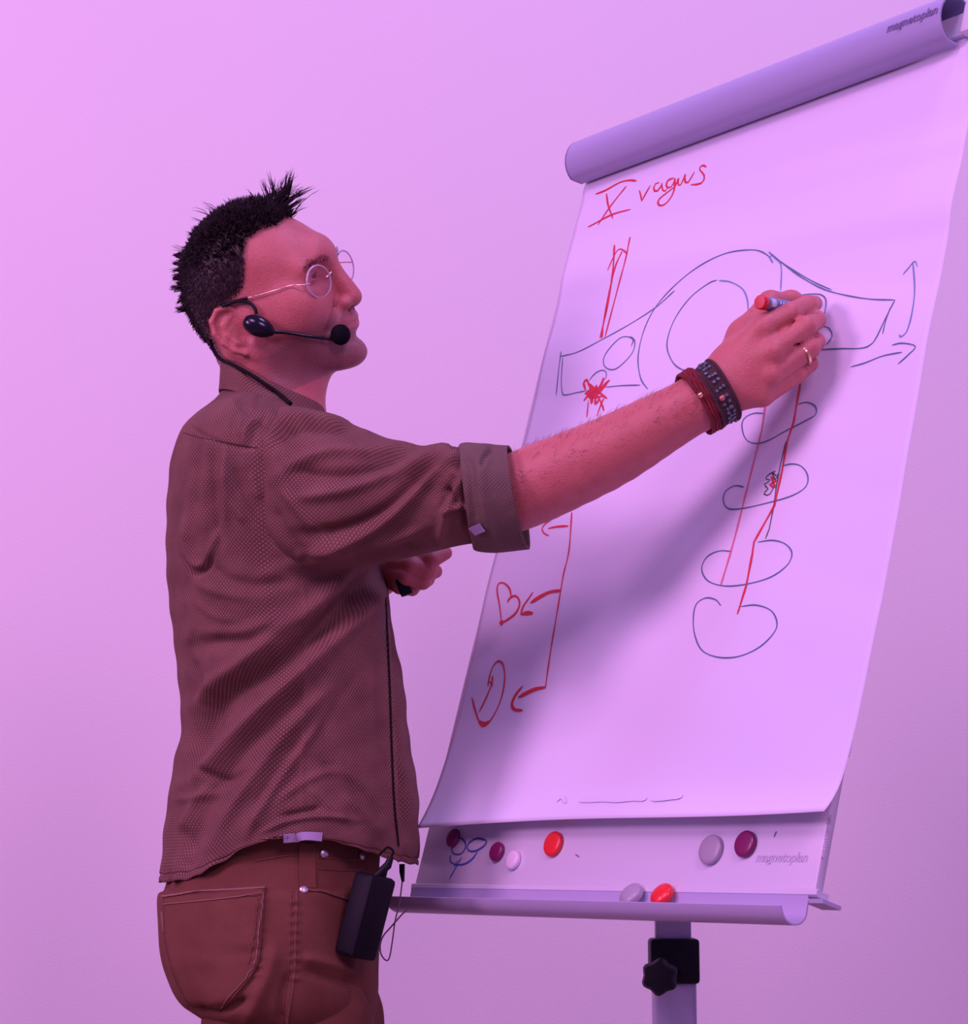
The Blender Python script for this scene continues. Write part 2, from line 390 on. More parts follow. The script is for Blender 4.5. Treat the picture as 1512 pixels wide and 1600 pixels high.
def paper(u, v, off=0.0):
    return B(u, v, float(paper_n(u, v)) + off)
pad = empty('flipchart_paper_pad', B(.35, 1.0, 0), 'large white flipchart paper sheet with red and grey-blue marker drawings', 'paper pad')
nu, nv = 90, 150; V = []
us = np.linspace(0, 1, nu); vs = np.linspace(0, 1, nv)
for b in vs:
    v = PV0 + (PV1 - PV0) * b
    for a_ in us:
        u = PU0 + (PU1 - PU0) * a_
        vv = v + (.003 * math.sin(a_ * 5) - .011 * (1 - a_)) * max(0, 1 - b * 12)
        V.append(B(u, vv, float(paper_n(u, v))))
fs = [(j * nu + i, j * nu + i + 1, (j + 1) * nu + i + 1, (j + 1) * nu + i) for j in range(nv - 1) for i in range(nu - 1)]
sheet = mk('top_sheet', V, fs, M['paper'], pad)
so = sheet.modifiers.new('thickness', 'SOLIDIFY'); so.thickness = .0003; so.offset = -1
V = []
for lay in (0, 1, 2):      # sheets underneath
    pass
mb = MB(); mb.box(B((PU0 + PU1) / 2 - .001, .58, .0022), BW * (PU1 - PU0) / 2 * .975, BU * .44, BN * .0018); mb.build('lower_sheets', M['pad'], pad, smooth=False)

def stroke(mb, pts, w=.0016, sm=True, off=.0005, seglen=5.0, taper=True, surf=paper, n0=.006, jit=.0):
    """flat ink ribbon on the paper through pixel points of the photograph"""
    P = np.asarray(pts, float)
    L = np.linalg.norm(np.diff(P, axis=0), axis=1).sum()
    if sm and len(P) > 2: Q = spline(P, max(4, int(L / seglen)))
    else:
        Q = np.concatenate([P[i] + np.linspace(0, 1, max(2, int(np.linalg.norm(P[i + 1] - P[i]) / seglen)), endpoint=False)[:, None] * (P[i + 1] - P[i]) for i in range(len(P) - 1)] + [P[-1:]])
    uv = []
    for q in Q:
        u, v = on_board(q[0], q[1], n0)
        for _ in range(3): u, v = on_board(q[0], q[1], float(paper_n(u, v)) if surf is paper else n0)
        uv.append((u, v))
    uv = np.array(uv); T = np.gradient(uv, axis=0); T /= np.linalg.norm(T, axis=1)[:, None] + 1e-9
    Nn = np.stack([-T[:, 1], T[:, 0]], 1); m = len(uv)
    ww = np.full(m, w / 2) * (1 + .18 * np.sin(np.arange(m) * .7 + len(mb.v)))
    if taper: ww[0] *= .55; ww[-1] *= .45
    A = [surf(*(uv[i] + Nn[i] * ww[i]), off) for i in range(m)]; C_ = [surf(*(uv[i] - Nn[i] * ww[i]), off) for i in range(m)]
    return mb.add(A + C_, [(i, i + 1, m + i + 1, m + i) for i in range(m - 1)])
def draw(name, mat, strokes, w=.0016, parent=pad, **kw):
    mb = MB()
    for s in strokes:
        if isinstance(s, dict): stroke(mb, s['p'], s.get('w', w), s.get('sm', True), **kw)
        else: stroke(mb, s, w, **kw)
    return mb.build(name, mat, parent, smooth=False, fix=False)
S = lambda p, w=None, sm=True: dict(p=p, sm=sm, **({'w': w} if w else {}))
# title "X vagus"
def z6(l): return [(860 + x / 2.319, y / 2.319) for x, y in l]
draw('title_lettering', M['redink'], [
    z6([(163, 704), (200, 690), (250, 662), (285, 654), (312, 656)]),
    z6([(203, 702), (208, 740), (218, 770), (226, 792)]), z6([(275, 675), (240, 718), (205, 765), (172, 815)]),
    z6([(136, 823), (165, 808), (205, 786), (240, 772), (290, 759)]),
    S(z6([(322, 690), (327, 708), (331, 728), (346, 700), (362, 672)]), None, False),
    z6([(395, 662), (378, 668), (374, 688), (385, 694), (400, 676), (404, 664), (404, 684), (414, 694), (424, 682)]),
    z6([(446, 645), (425, 655), (420, 675), (434, 680), (448, 660), (450, 645), (448, 690), (430, 725), (408, 744), (392, 742), (392, 724), (420, 700), (452, 676)]),
    z6([(452, 676), (462, 652), (464, 646), (462, 668), (472, 670), (486, 640), (488, 632), (486, 656), (498, 662), (512, 640), (522, 622)]),
    z6([(564, 606), (556, 600), (545, 602), (540, 614), (550, 626), (558, 640), (552, 660), (534, 668), (508, 670)]),
], .0027)
def z3(l): return [(700 + x / 2.462, 350 + y / 2.462) for x, y in l]
draw('red_arrow_drawing', M['redink'], [
    S(z3([(640, 80), (634, 180), (616, 300), (585, 440)]), .003), S(z3([(700, 50), (684, 130), (655, 240), (603, 438)]), .0024),
    S(z3([(614, 178), (635, 130), (655, 98), (676, 102), (690, 118)]), .0022), S(z3([(670, 105), (645, 160), (625, 240), (598, 380), (592, 440)]), .0028)])
draw('red_scribble_knot', M['redink'], [
    S(z3([(530, 640), (522, 612), (535, 600), (545, 625), (575, 648), (600, 620), (622, 600)]), .0034),
    S(z3([(522, 680), (545, 655), (580, 640), (600, 590), (575, 635), (540, 612)]), .003),
    S(z3([(620, 602), (585, 645), (555, 672), (540, 655), (575, 640), (590, 655), (612, 672)]), .0034),
    S(z3([(545, 628), (552, 690), (560, 650), (572, 622), (566, 690), (580, 668), (528, 650), (598, 628)]), .0034),
    S(z3([(535, 660), (580, 655), (560, 640), (548, 668), (600, 662)]), .0034),
    S(z3([(540, 680), (534, 745)]), .002), S(z3([(582, 672), (594, 700), (600, 720)]), .0026), S(z3([(600, 670), (590, 690), (572, 740)]), .0024)])
draw('red_nerve_line', M['redink'], [
    S([(893.5, 800), (889, 860), (880, 900), (870, 960), (860, 1020), (852, 1076)], .0024), S([(888, 822), (870, 823), (856, 826)], .0026), S([(862, 812), (850, 820), (847, 828), (851, 834), (858, 837)], .0024)])
def z4(l): return [(700 + x / 4, 800 + y / 4) for x, y in l]
draw('heart_sketch', M['redink'], [
    S(z4([(395, 528), (385, 480), (350, 445), (315, 450), (308, 500), (322, 580), (335, 690)]), .0026),
    S(z4([(372, 565), (385, 540), (415, 524), (440, 540), (448, 580), (425, 630), (385, 665), (335, 695)]), .0034), S(z4([(325, 685), (345, 700), (335, 680)]), .007),
    S(z4([(706, 492), (640, 500), (580, 528), (515, 568)]), .0052), S(z4([(532, 500), (505, 540), (470, 590), (455, 638)]), .0034), S(z4([(455, 640), (490, 632), (530, 634)]), .006)])
draw('oval_sketch', M['redink'], [
    S(z4([(150, 1160), (170, 1235), (200, 1318), (232, 1332), (268, 1300), (315, 1215), (345, 1120), (355, 1030), (345, 955), (315, 932), (285, 960), (262, 1020), (250, 1090)]), .0026),
    S(z4([(195, 1310), (228, 1330), (258, 1306)]), .006),
    S(z4([(280, 1025), (272, 1080), (235, 1170), (196, 1248)]), .003), S(z4([(262, 1060), (280, 1080), (268, 1090)]), .003),
    S(z4([(612, 1096), (540, 1110), (440, 1158)]), .005), S(z4([(468, 1088), (425, 1140), (400, 1200), (418, 1235), (468, 1240)]), .0044)])
draw('red_branch_lines', M['redink'], [S([(1261, 560), (1250, 600), (1240, 660), (1230, 690), (1222, 735), (1210, 790), (1178, 847), (1175, 868), (1166, 915), (1152, 960)], .0030, False)])
draw('faint_branch_line', M['pinkink'], [S([(1196, 630), (1190, 672), (1172, 745), (1148, 840), (1139, 872), (1126, 915)], .0026, False)])
draw('red_spot', M['redink'], [S([(1204, 745), (1212, 752), (1203, 757), (1211, 762), (1205, 748)], .003)])
draw('grey_spine_line', M['greenink'], [S([(1228, 690), (1219, 728), (1213, 760), (1209, 790), (1202, 826), (1196, 842)], .0016, False),
    S([(1212, 736), (1202, 741), (1196, 748), (1204, 751), (1194, 757), (1200, 764), (1193, 771), (1201, 774), (1207, 765), (1212, 757)], .0016), S([(1213, 744), (1206, 738), (1212, 750), (1215, 740)], .0018)])
draw('brain_outline', M['blueink'], [
    z3([(432, 510), (500, 492), (590, 446), (700, 385), (800, 320), (872, 256)]),
    z3([(435, 490), (426, 560), (416, 660)]), z3([(441, 515), (436, 600), (440, 650), (452, 658), (490, 650), (530, 642)]), z3([(606, 628), (670, 622), (740, 620)]),
    z3([(768, 636), (740, 590), (732, 500), (765, 380), (830, 280), (940, 180), (1060, 116), (1170, 100), (1225, 118), (1250, 150)]),
    z3([(1035, 216), (1000, 230), (930, 285), (870, 370), (842, 460), (860, 525), (895, 558), (940, 566)]),
    z3([(705, 470), (712, 445), (690, 434), (660, 440), (620, 480), (598, 520), (606, 552), (640, 560), (680, 530), (712, 490), (718, 450), (700, 432)]),
    z3([(545, 600), (565, 575), (595, 562), (610, 575), (605, 600)]),
    z3([(1235, 110), (1300, 160), (1400, 220), (1477, 255)])], .0016)
def z2(l): return [(1020 + x / 3.287, 380 + y / 3.287) for x, y in l]
draw('brainstem_outline', M['blueink'], [
    z2([(600, 50), (680, 115), (770, 180), (880, 238), (1000, 270), (1120, 288), (1243, 292)]), z2([(1243, 292), (1195, 385), (1150, 480), (1120, 520), (1070, 540), (960, 542), (840, 548)]),
    z2([(1220, 330), (1195, 400), (1180, 466)]), z2([(760, 268), (800, 262), (860, 264), (888, 290), (886, 340), (868, 400)]), z2([(860, 428), (900, 432), (922, 470), (905, 505), (890, 522)]),
    z2([(1016, 636), (1090, 615), (1180, 580), (1280, 560)]), z2([(1228, 524), (1280, 514), (1348, 530), (1310, 575), (1258, 622)])], .0016)
draw('pale_arrow', M['paleblue'], [z2([(1335, 95), (1344, 240), (1330, 360), (1305, 450), (1275, 480), (1264, 470)]), z2([(1285, 160), (1315, 125), (1345, 92), (1358, 122)])], .0018)
draw('pale_outline', M['paleblue'], [
    z2([(595, 45), (625, 75), (655, 105), (660, 160), (656, 245)]), z2([(340, 192), (400, 200), (460, 235), (485, 290), (490, 360)]), z2([(612, 60), (600, 75), (614, 100)])], .0018)
def z5(l): return [(1040 + x / 3.478, 600 + y / 3.478) for x, y in l]
draw('vertebra_outlines', M['blueink'], [
    z5([(538, 162), (480, 160), (430, 185), (414, 230), (435, 300), (490, 324), (560, 306), (640, 262), (760, 200), (815, 165), (812, 120), (765, 100), (720, 110)]),
    z5([(425, 560), (375, 553), (325, 585), (315, 640), (345, 678), (420, 676), (540, 650), (680, 610), (760, 560), (772, 500), (740, 450), (690, 435), (630, 446)]),
    z5([(355, 910), (290, 908), (225, 940), (196, 1005), (230, 1070), (320, 1098), (440, 1088), (570, 1050), (660, 985), (686, 920), (650, 870), (580, 850), (500, 860)]),
    z5([(300, 1205), (270, 1172), (215, 1164), (165, 1200), (150, 1280), (160, 1370), (200, 1450), (290, 1486), (400, 1480), (510, 1430), (590, 1350), (604, 1290), (570, 1230), (490, 1202), (405, 1210)])], .0016)
draw('show_through_marks', M['ghost'], [S([(1018, 1246), (1042, 1245), (1066, 1244)], .009)], .003, off=.0003)
draw('show_through_marks', M['ghost'], [S([(870, 1252), (878, 1244), (884, 1254)], .005)], .003, off=.0003)
draw('show_through_marks', M['ghost'], [S([(905, 1250), (960, 1250), (1010, 1248)], .0055)], .003, off=.0003)
# ---- magnets and whiteboard scribble
def face(u, v, off=0.0): return B(u, v, off)
draw('scribble_drawing', M['scribble'], [
    [(716, 1309), (709, 1320), (706, 1330), (712, 1335), (722, 1333), (728, 1322), (724, 1312), (716, 1308)], [(758, 1313), (745, 1310), (732, 1318), (731, 1328), (742, 1330), (756, 1322), (760, 1314), (750, 1310), (738, 1312)],
    [(704, 1336), (704, 1346), (712, 1351), (726, 1350), (738, 1342), (746, 1331)], [(721, 1340), (712, 1356), (702, 1374)], [(716, 1344), (709, 1355)]], .0022, parent=chart, surf=face, n0=0.0003, off=.0008)
for _s in ([(1213, 1299), (1209, 1308)], [(905, 1339), (899, 1335)]): draw('pen_mark', M['embossdark'], [_s], .0015, parent=chart, surf=face, n0=.0003, off=.0008)
def magnet(px, py, r, mat, label, dome=.0012, h=.0055):
    u, v = on_board(px, py, .005)
    mb = MB(); mb.lathe(B(u, v, .0002), BN, [(r * .93, 0), (r, .0012), (r, h * .75), (r * .93, h), (r * .72, h + dome * .55), (r * .4, h + dome * .9), (.0006, h + dome)], 28)
    o = mb.build('round_magnet', M[mat], None); return tag(o, label, 'magnet', 'round magnets on the flipchart')
magnet(705, 1308, .0118, 'mag_purple', 'dark purple round magnet at the board\'s left end, above the blue scribble')
magnet(774, 1330, .0118, 'mag_purple', 'dark purple round magnet beside the small white magnet')
magnet(799, 1343, .0118, 'mag_white', 'small white round magnet low on the white board strip')
magnet(862, 1318, .0150, 'mag_red', 'bright red round magnet on the board strip below the paper')
magnet(1108, 1327, .0165, 'mag_grey', 'large grey round magnet on the board strip below the paper')
magnet(1162, 1318, .0145, 'mag_purple', 'dark purple round magnet to the right of the large grey magnet')
def tray_magnet(px, py, r, mat, label):
    n = .010; u, v = on_board(px, py, n)
    ax = BN * .90 + BU * .38; ax /= np.linalg.norm(ax)
    mb = MB(); mb.lathe(B(u, v, n), ax, [(r * .93, -.003), (r, -.002), (r, .003), (r * .9, .005), (r * .5, .007), (.0006, .0075)], 28)
    o = mb.build('round_magnet', M[mat], None); tag(o, label, 'magnet', 'round magnets lying in the pen tray')
tray_magnet(987, 1399, .0145, 'mag_grey', 'pale grey round magnet leaning in the pen tray')
tray_magnet(1035, 1399, .0140, 'mag_red', 'bright red round magnet leaning in the pen tray')

# ------------------------------------------------------------------ implicit surfaces (signed distances, surface nets)
def smin(a, b, k):
    if k <= 0: return np.minimum(a, b)
    h = np.clip(.5 + .5 * (b - a) / k, 0, 1); return b + (a - b) * h - k * h * (1 - h)
class Field:
    def __init__(s): s.ops = []
    def cap(s, a, b, ra, rb=None, k=.012, op='u', flat=None, fs=1.0):
        a, b = np.asarray(a, float), np.asarray(b, float); rb = ra if rb is None else rb
        ba = b - a; L2 = ba @ ba + 1e-12
        fl = None if flat is None else np.asarray(flat, float) / np.linalg.norm(flat)
        def fn(p):
            q = p - a; t = np.clip(q @ ba / L2, 0, 1); w = q - t[:, None] * ba
            if fl is not None:
                c = w @ fl; d = np.sqrt(np.maximum((w * w).sum(1) + (fs * fs - 1) * c * c, 0))
            else: d = np.sqrt((w * w).sum(1))
            return d - (ra + (rb - ra) * t)
        s.ops.append((op, fn, k)); return s
    def ell(s, c, r, rot=None, k=.012, op='u'):
        c = np.asarray(c, float); r = np.asarray(r, float); Rm = np.eye(3) if rot is None else np.asarray(rot, float)
        def fn(p):
            q = (p - c) @ Rm; k0 = np.sqrt(((q / r) ** 2).sum(1)); k1 = np.sqrt(((q / r ** 2) ** 2).sum(1)) + 1e-9
            return np.where(k0 < 1e-4, -r.min(), k0 * (k0 - 1) / k1)
        s.ops.append((op, fn, k)); return s
    def chain(s, pts, rs, k=.006, **kw):
        for i in range(len(pts) - 1): s.cap(pts[i], pts[i + 1], rs[i], rs[i + 1], k=k, **kw)
        return s
    def eval(s, P, masks=None, nsub=1):
        f = np.full(len(P), 1.0)
        for i, (op, fn, k) in enumerate(s.ops):
            if masks is None: idx = slice(None); pp = P
            else:
                m = masks[i]
                if not m.any(): continue
                idx = np.repeat(m, nsub); pp = P[idx]
            d = fn(pp)
            if op == 'u': f[idx] = smin(f[idx], d, k)
            elif op == 's': f[idx] = -smin(-f[idx], d, k)
        return f
    def mesh(s, lo, hi, h):
        lo = np.asarray(lo, float); hi = np.asarray(hi, float); H = 8 * h
        n = np.ceil((hi - lo) / H).astype(int)
        g = np.stack(np.meshgrid(*[np.arange(q) for q in n], indexing='ij'), -1).reshape(-1, 3)
        C = lo + (g + .5) * H
        f = np.full(len(C), 1.0); ds = []
        for op, fn, k in s.ops:
            d = fn(C); ds.append(d)
            f = smin(f, d, k) if op == 'u' else -smin(-f, d, k)
        act = np.abs(f) < 1.5 * H
        g = g[act]; masks = [d[act] < 3.6 * H + 2 * k for d, (op, fn, k) in zip(ds, s.ops)]
        loc = np.stack(np.meshgrid(*[np.arange(9)] * 3, indexing='ij'), -1).reshape(-1, 3)
        Fv = np.empty((len(g), 729), np.float32); CH = 400
        for a in range(0, len(g), CH):
            gg = g[a:a + CH]; P = lo + ((gg[:, None] * 8 + loc[None]) * h).reshape(-1, 3)
            Fv[a:a + CH] = s.eval(P, [m[a:a + CH] for m in masks], 729).reshape(-1, 729)
        Fb = Fv.reshape(-1, 9, 9, 9); ins = Fb < 0
        cs = np.zeros((len(g), 8, 8, 8), int)
        for dx in (0, 1):
            for dy in (0, 1):
                for dz in (0, 1): cs += ins[:, dx:dx + 8, dy:dy + 8, dz:dz + 8]
        bi, ci, cj, ck = np.nonzero((cs > 0) & (cs < 8))
        G = g[bi] * 8 + np.stack([ci, cj, ck], 1); NY, NZ = n[1] * 8 + 2, n[2] * 8 + 2
        key = lambda q: ((q[:, 0] + 1) * NY + q[:, 1] + 1) * NZ + q[:, 2] + 1
        acc = np.zeros((len(bi), 3)); cnt = np.zeros(len(bi))
        cor = [(0, 0, 0), (1, 0, 0), (0, 1, 0), (0, 0, 1), (1, 1, 0), (1, 0, 1), (0, 1, 1), (1, 1, 1)]
        for ax in range(3):
            for o in cor:
                if o[ax]: continue
                o2 = list(o); o2[ax] = 1
                fa = Fb[bi, ci + o[0], cj + o[1], ck + o[2]]; fb = Fb[bi, ci + o2[0], cj + o2[1], ck + o2[2]]
                m = (fa < 0) != (fb < 0); t = np.where(m, fa / np.where(m, fa - fb, 1), 0)
                p = np.array(o, float)[None].repeat(len(bi), 0); p[:, ax] += t
                acc[m] += p[m]; cnt[m] += 1
        V = lo + (G + acc / cnt[:, None]) * h
        K = key(G); od = np.argsort(K); Ks = K[od]; faces = []
        for ax in range(3):
            o2 = [0, 0, 0]; o2[ax] = 1
            A = ins[:, :8, :8, :8]; Bq = ins[:, o2[0]:o2[0] + 8, o2[1]:o2[1] + 8, o2[2]:o2[2] + 8]
            b2, i2, j2, k2 = np.nonzero(A != Bq); P = g[b2] * 8 + np.stack([i2, j2, k2], 1); sgn = A[b2, i2, j2, k2]
            e1, e2 = [(1, 2), (2, 0), (0, 1)][ax]
            q = []
            for s1, s2 in ((-1, -1), (0, -1), (0, 0), (-1, 0)):
                c = P.copy(); c[:, e1] += s1; c[:, e2] += s2; kk = key(c)
                pos = np.clip(np.searchsorted(Ks, kk), 0, len(Ks) - 1); q.append(np.where(Ks[pos] == kk, od[pos], -1))
            q = np.stack(q, 1); ok = (q >= 0).all(1); q = q[ok]; sg = sgn[ok]
            q[~sg] = q[~sg][:, ::-1]; faces.append(q)
        return V, np.concatenate(faces)
def relax(V, Fq, it=1, w=.5):
    for _ in range(it):
        acc = np.zeros_like(V); cnt = np.zeros(len(V))
        for a, b in ((0, 1), (1, 2), (2, 3), (3, 0)):
            np.add.at(acc, Fq[:, a], V[Fq[:, b]]); np.add.at(cnt, Fq[:, a], 1)
            np.add.at(acc, Fq[:, b], V[Fq[:, a]]); np.add.at(cnt, Fq[:, b], 1)
        V = V * (1 - w) + w * acc / np.maximum(cnt, 1)[:, None]
    return V

# ------------------------------------------------------------------ the man: head frame (x forward, y to his left, z up)
def rotm(yaw, pitch, roll):
    cy, sy = math.cos(-yaw), math.sin(-yaw); cp, sp = math.cos(-pitch), math.sin(-pitch); cr, sr = math.cos(roll), math.sin(roll)
    return np.array([[cy, -sy, 0], [sy, cy, 0], [0, 0, 1]]) @ np.array([[cp, 0, sp], [0, 1, 0], [-sp, 0, cp]]) @ np.array([[1, 0, 0], [0, cr, -sr], [0, sr, cr]])
HR = rotm(math.radians(21), math.radians(10), math.radians(25)); HS = 1.045
HO = np.array([-.2735, 2.72, CZ + .684])
def hl(p): return np.asarray(p, float) * HS @ HR.T + HO
def hinv(P): return (np.asarray(P) - HO) @ HR / HS
D = Field()
class HF:
    """head-frame pieces, mirrored where sy is given"""
    def __init__(s, D): s.D = D
    def ell(s, c, r, k=.014, op='u', both=False, rot=None):
        for sg in ((1, -1) if both else (1,)):
            Rm = HR if rot is None else HR @ (rot if sg == 1 else np.diag([1, -1, 1]) @ rot @ np.diag([1, -1, 1]))
            s.D.ell(hl((c[0], c[1] * sg, c[2])), np.array(r) * HS, Rm, k, op)
    def cap(s, a, b, ra, rb=None, k=.014, op='u', both=False):
        for sg in ((1, -1) if both else (1,)):
            s.D.cap(hl((a[0], a[1] * sg, a[2])), hl((b[0], b[1] * sg, b[2])), ra * HS, (ra if rb is None else rb) * HS, k, op)
H = HF(D)
H.ell((-.002, 0, .043), (.077, .0725, .074), k=.0)
H.ell((-.026, 0, .022), (.064, .069, .066), k=.02)
H.ell((.038, 0, .034), (.058, .057, .050), k=.02)
H.ell((.040, 0, -.012), (.054, .053, .055), k=.02)
H.ell((.058, .036, -.010), (.032, .025, .026), k=.02, both=True)          # cheekbones
H.ell((.030, .048, -.014), (.040, .022, .030), k=.03, both=True)
H.cap((.002, .050, -.054), (.074, .016, -.084), .018, .015, k=.026, both=True)   # jaw
H.ell((.034, .036, -.045), (.036, .022, .030), k=.03, both=True)
H.cap((.006, .054, -.010), (.006, .054, -.052), .018, .016, k=.02, both=True)
H.ell((.042, 0, -.052), (.050, .046, .044), k=.02)
H.ell((.0795, 0, -.044), (.0245, .032, .028), k=.016)                       # muzzle
H.ell((.088, 0, -.086), (.0165, .020, .0145), k=.014)                     # chin
H.cap((.086, .010, .032), (.074, .040, .029), .0105, .009, k=.018, both=True)    # brow
H.ell((.088, 0, .038), (.010, .022, .018), k=.02)
H.ell((.102, .0315, .018), (.020, .0175, .0120), k=.012, op='s', both=True)      # sockets
H.ell((.0715, .031, .0180), (.0148, .0165, .0138), k=.005, both=True)            # lids
H.ell((.0875, .0315, .0170), (.0075, .0120, .0026), k=.0012, op='s', both=True)
H.cap((.092, .020, .009), (.080, .042, .008), .0022, .0016, k=.006, op='s', both=True)   # under-eye crease
H.cap((.092, 0, .030), (.1065, 0, -.012), .0068, .0090, k=.012)            # nose
H.cap((.099, 0, .012), (.1095, 0, -.019), .0064, .0090, k=.008)
H.ell((.1080, 0, -.0230), (.0115, .0120, .0100), k=.006)
H.ell((.0995, .0130, -.0255), (.0110, .0075, .0078), k=.005, both=True)
H.cap((.097, .0170, -.016), (.087, .0205, -.027), .0012, .0018, k=.005, op='s', both=True)
H.ell((.1040, .0070, -.0335), (.0062, .0034, .0042), k=.002, op='s', both=True)
H.ell((.0985, 0, -.0445), (.0060, .0200, .0040), k=.005)                  # lips
H.ell((.0965, 0, -.0535), (.0065, .0180, .0046), k=.005)
H.cap((.1060, 0, -.0490), (.0900, .0265, -.0510), .0012, .0010, k=.002, op='s'); H.cap((.1060, 0, -.0490), (.0900, -.0265, -.0510), .0012, .0010, k=.002, op='s')
H.cap((.105, 0, -.0665), (.095, .018, -.0665), .0035, .002, k=.008, op='s', both=True)
H.cap((.098, .0235, -.022), (.083, .037, -.048), .0018, .0022, k=.009, op='s', both=True)   # nasolabial fold
# neck
D.cap(hl((-.022, 0, -.015)), at(432, 668, 2.735), .053, .052, k=.03, flat=(0, 1, 0), fs=.98)
D.cap(hl((.005, -.018, -.070)), at(448, 655, 2.71), .030, .032, k=.03)
D.cap(hl((-.018, -.058, -.034)), at(468, 672, 2.69), .0115, .010, k=.012)            # neck tendon
D.cap(hl((.030, .0, -.094)), at(474, 645, 2.725), .014, .016, k=.035)
# ears: helix rim, concha, lobe
def ear(sg):
    ea = math.radians(24)
    c0 = np.array([-.012, .0745, -.0195])
    ef = np.array([math.cos(ea), 0, math.sin(ea)]); eu = np.array([-math.sin(ea), 0, math.cos(ea)])
    flare = .42
    ef = np.array([ef[0] * math.cos(flare), -math.sin(flare), ef[2] * math.cos(flare)]); eo = np.cross(eu, ef); eo = eo if eo[1] > 0 else -eo
    def E(x, z, y=0): q = c0 + ef * x * 1.12 + eu * z * 1.06 + eo * y * 1.3; return (q[0], q[1] * sg, q[2])
    Rm = np.stack([ef, eo, eu], 1)
    if sg < 0: Rm = np.diag([1, -1, 1]) @ Rm
    D.ell(hl(E(-.001, .004, .0)), np.array([.0190, .0042, .030]) * HS, HR @ Rm, .004, 'u')
    D.ell(hl(E(.003, -.002, .0055)), np.array([.0115, .0065, .0150]) * HS, HR @ Rm, .004, 's')
    D.ell(hl(E(.002, .016, .0055)), np.array([.0085, .0035, .0075]) * HS, HR @ Rm, .004, 's')
    rim = [(.010, .004), (.013, .018), (.009, .029), (-.002, .034), (-.013, .029), (-.0185, .016), (-.0185, .002), (-.0145, -.012), (-.008, -.022)]
    D.chain([hl(E(x, z, .0015 + .0015 * (i > 1))) for i, (x, z) in enumerate(rim)], [.0028] + [.0034] * 7 + [.0030], k=.003)
    anti = [(.006, .020), (-.006, .017), (-.0105, .006), (-.0085, -.006), (-.002, -.012)]
    D.chain([hl(E(x, z, .0015)) for x, z in anti], [.0022, .0028, .0030, .0030, .0028], k=.004)
    D.ell(hl(E(.001, -.026, .0005)), np.array([.0090, .0042, .0100]) * HS, HR @ Rm, .006, 'u')
    D.ell(hl(E(.0115, -.004, .0015)), np.array([.0042, .0034, .0055]) * HS, HR @ Rm, .004, 'u')
ear(-1); ear(1)
# hidden torso core under the shirt
TY = 2.74
D.cap(at(415, 760, TY), at(430, 900, TY), .085, .095, k=.05, flat=(0, 1, 0), fs=.72)
D.cap(at(440, 900, TY), at(430, 1330, TY), .095, .095, k=.05, flat=(0, 1, 0), fs=.78)
D.cap(at(420, 715, TY), at(450, 745, 2.63), .042, .042, k=.03); D.cap(at(420, 715, TY), at(450, 745, 2.85), .042, .042, k=.03)
# right arm
elb = at(780, 780, 2.520); wr = at(1106, 621, 2.452)
D.cap(at(455, 750, 2.625), elb, .042, .042, k=.02)
fdir = np.array([0, 1.0, 0])
fa = spline([elb, at(850, 751, 2.502), at(950, 707, 2.484), at(1035, 660, 2.468), wr], 14)
D.chain(fa, np.interp(np.linspace(0, 4, 14), range(5), [.0430, .0438, .0400, .0338, .0285]), k=.004, flat=fdir, fs=1.06)
D.chain([wr, at(1140, 600, 2.449)], [.0272, .0268], k=.02, flat=fdir, fs=1.25)
# right hand
def PT(l): return [at(*q) for q in l]
mcp = dict(index=(1192, 512, 2.431), middle=(1207, 549, 2.425), ring=(1204, 586, 2.430), little=(1190, 617, 2.440))
for nm, r in zip(('index', 'middle', 'ring', 'little'), (.0155, .0150, .0145, .0140)):
    D.cap(at(1132, 600 + (mcp[nm][1] - 570) * .28, 2.450), at(*mcp[nm]), .0185, r, k=.014)
D.ell(at(1172, 572, 2.452), (.045, .016, .034), k=.015)
D.cap(at(1160, 560, 2.455), at(1188, 535, 2.452), .02, .016, k=.012)
D.chain(PT([mcp['index'], (1234, 490, 2.436), (1262, 476, 2.462), (1272, 474, 2.483)]), [.0142, .0120, .0108, .0094], k=.0022)
D.chain(PT([mcp['middle'], (1258, 511, 2.430), (1275, 500, 2.458), (1270, 496, 2.474)]), [.0148, .0124, .0110, .0094], k=.0022)
D.chain(PT([mcp['ring'], (1264, 544, 2.435), (1274, 534, 2.460), (1264, 532, 2.478)]), [.0142, .0120, .0106, .0090], k=.0022)
D.chain(PT([mcp['little'], (1244, 584, 2.446), (1264, 568, 2.464), (1258, 558, 2.480)]), [.0132, .0110, .0096, .0084], k=.0022)
for nm, r in zip(('index', 'middle', 'ring'), (.0075, .008, .0075)): D.ell(at(mcp[nm][0] + 2, mcp[nm][1], mcp[nm][2] - .009), (r, r * .7, r), k=.008)
D.chain(PT([(1128, 590, 2.462), (1162, 524, 2.474), (1203, 473, 2.476), (1236, 470, 2.496), (1250, 474, 2.505)]), [.020, .0175, .0122, .0105, .0092], k=.010)
D.cap(at(1165, 530, 2.468), at(1192, 512, 2.445), .012, .012, k=.014)     # web
D.cap(at(1228, 514, 2.421), at(1276, 489, 2.449), .0018, .0028, k=.004, op='s')
D.cap(at(1240, 539, 2.421), at(1279, 521, 2.448), .0018, .0028, k=.004, op='s')
D.cap(at(1246, 569, 2.433), at(1272, 555, 2.453), .0016, .0024, k=.004, op='s')
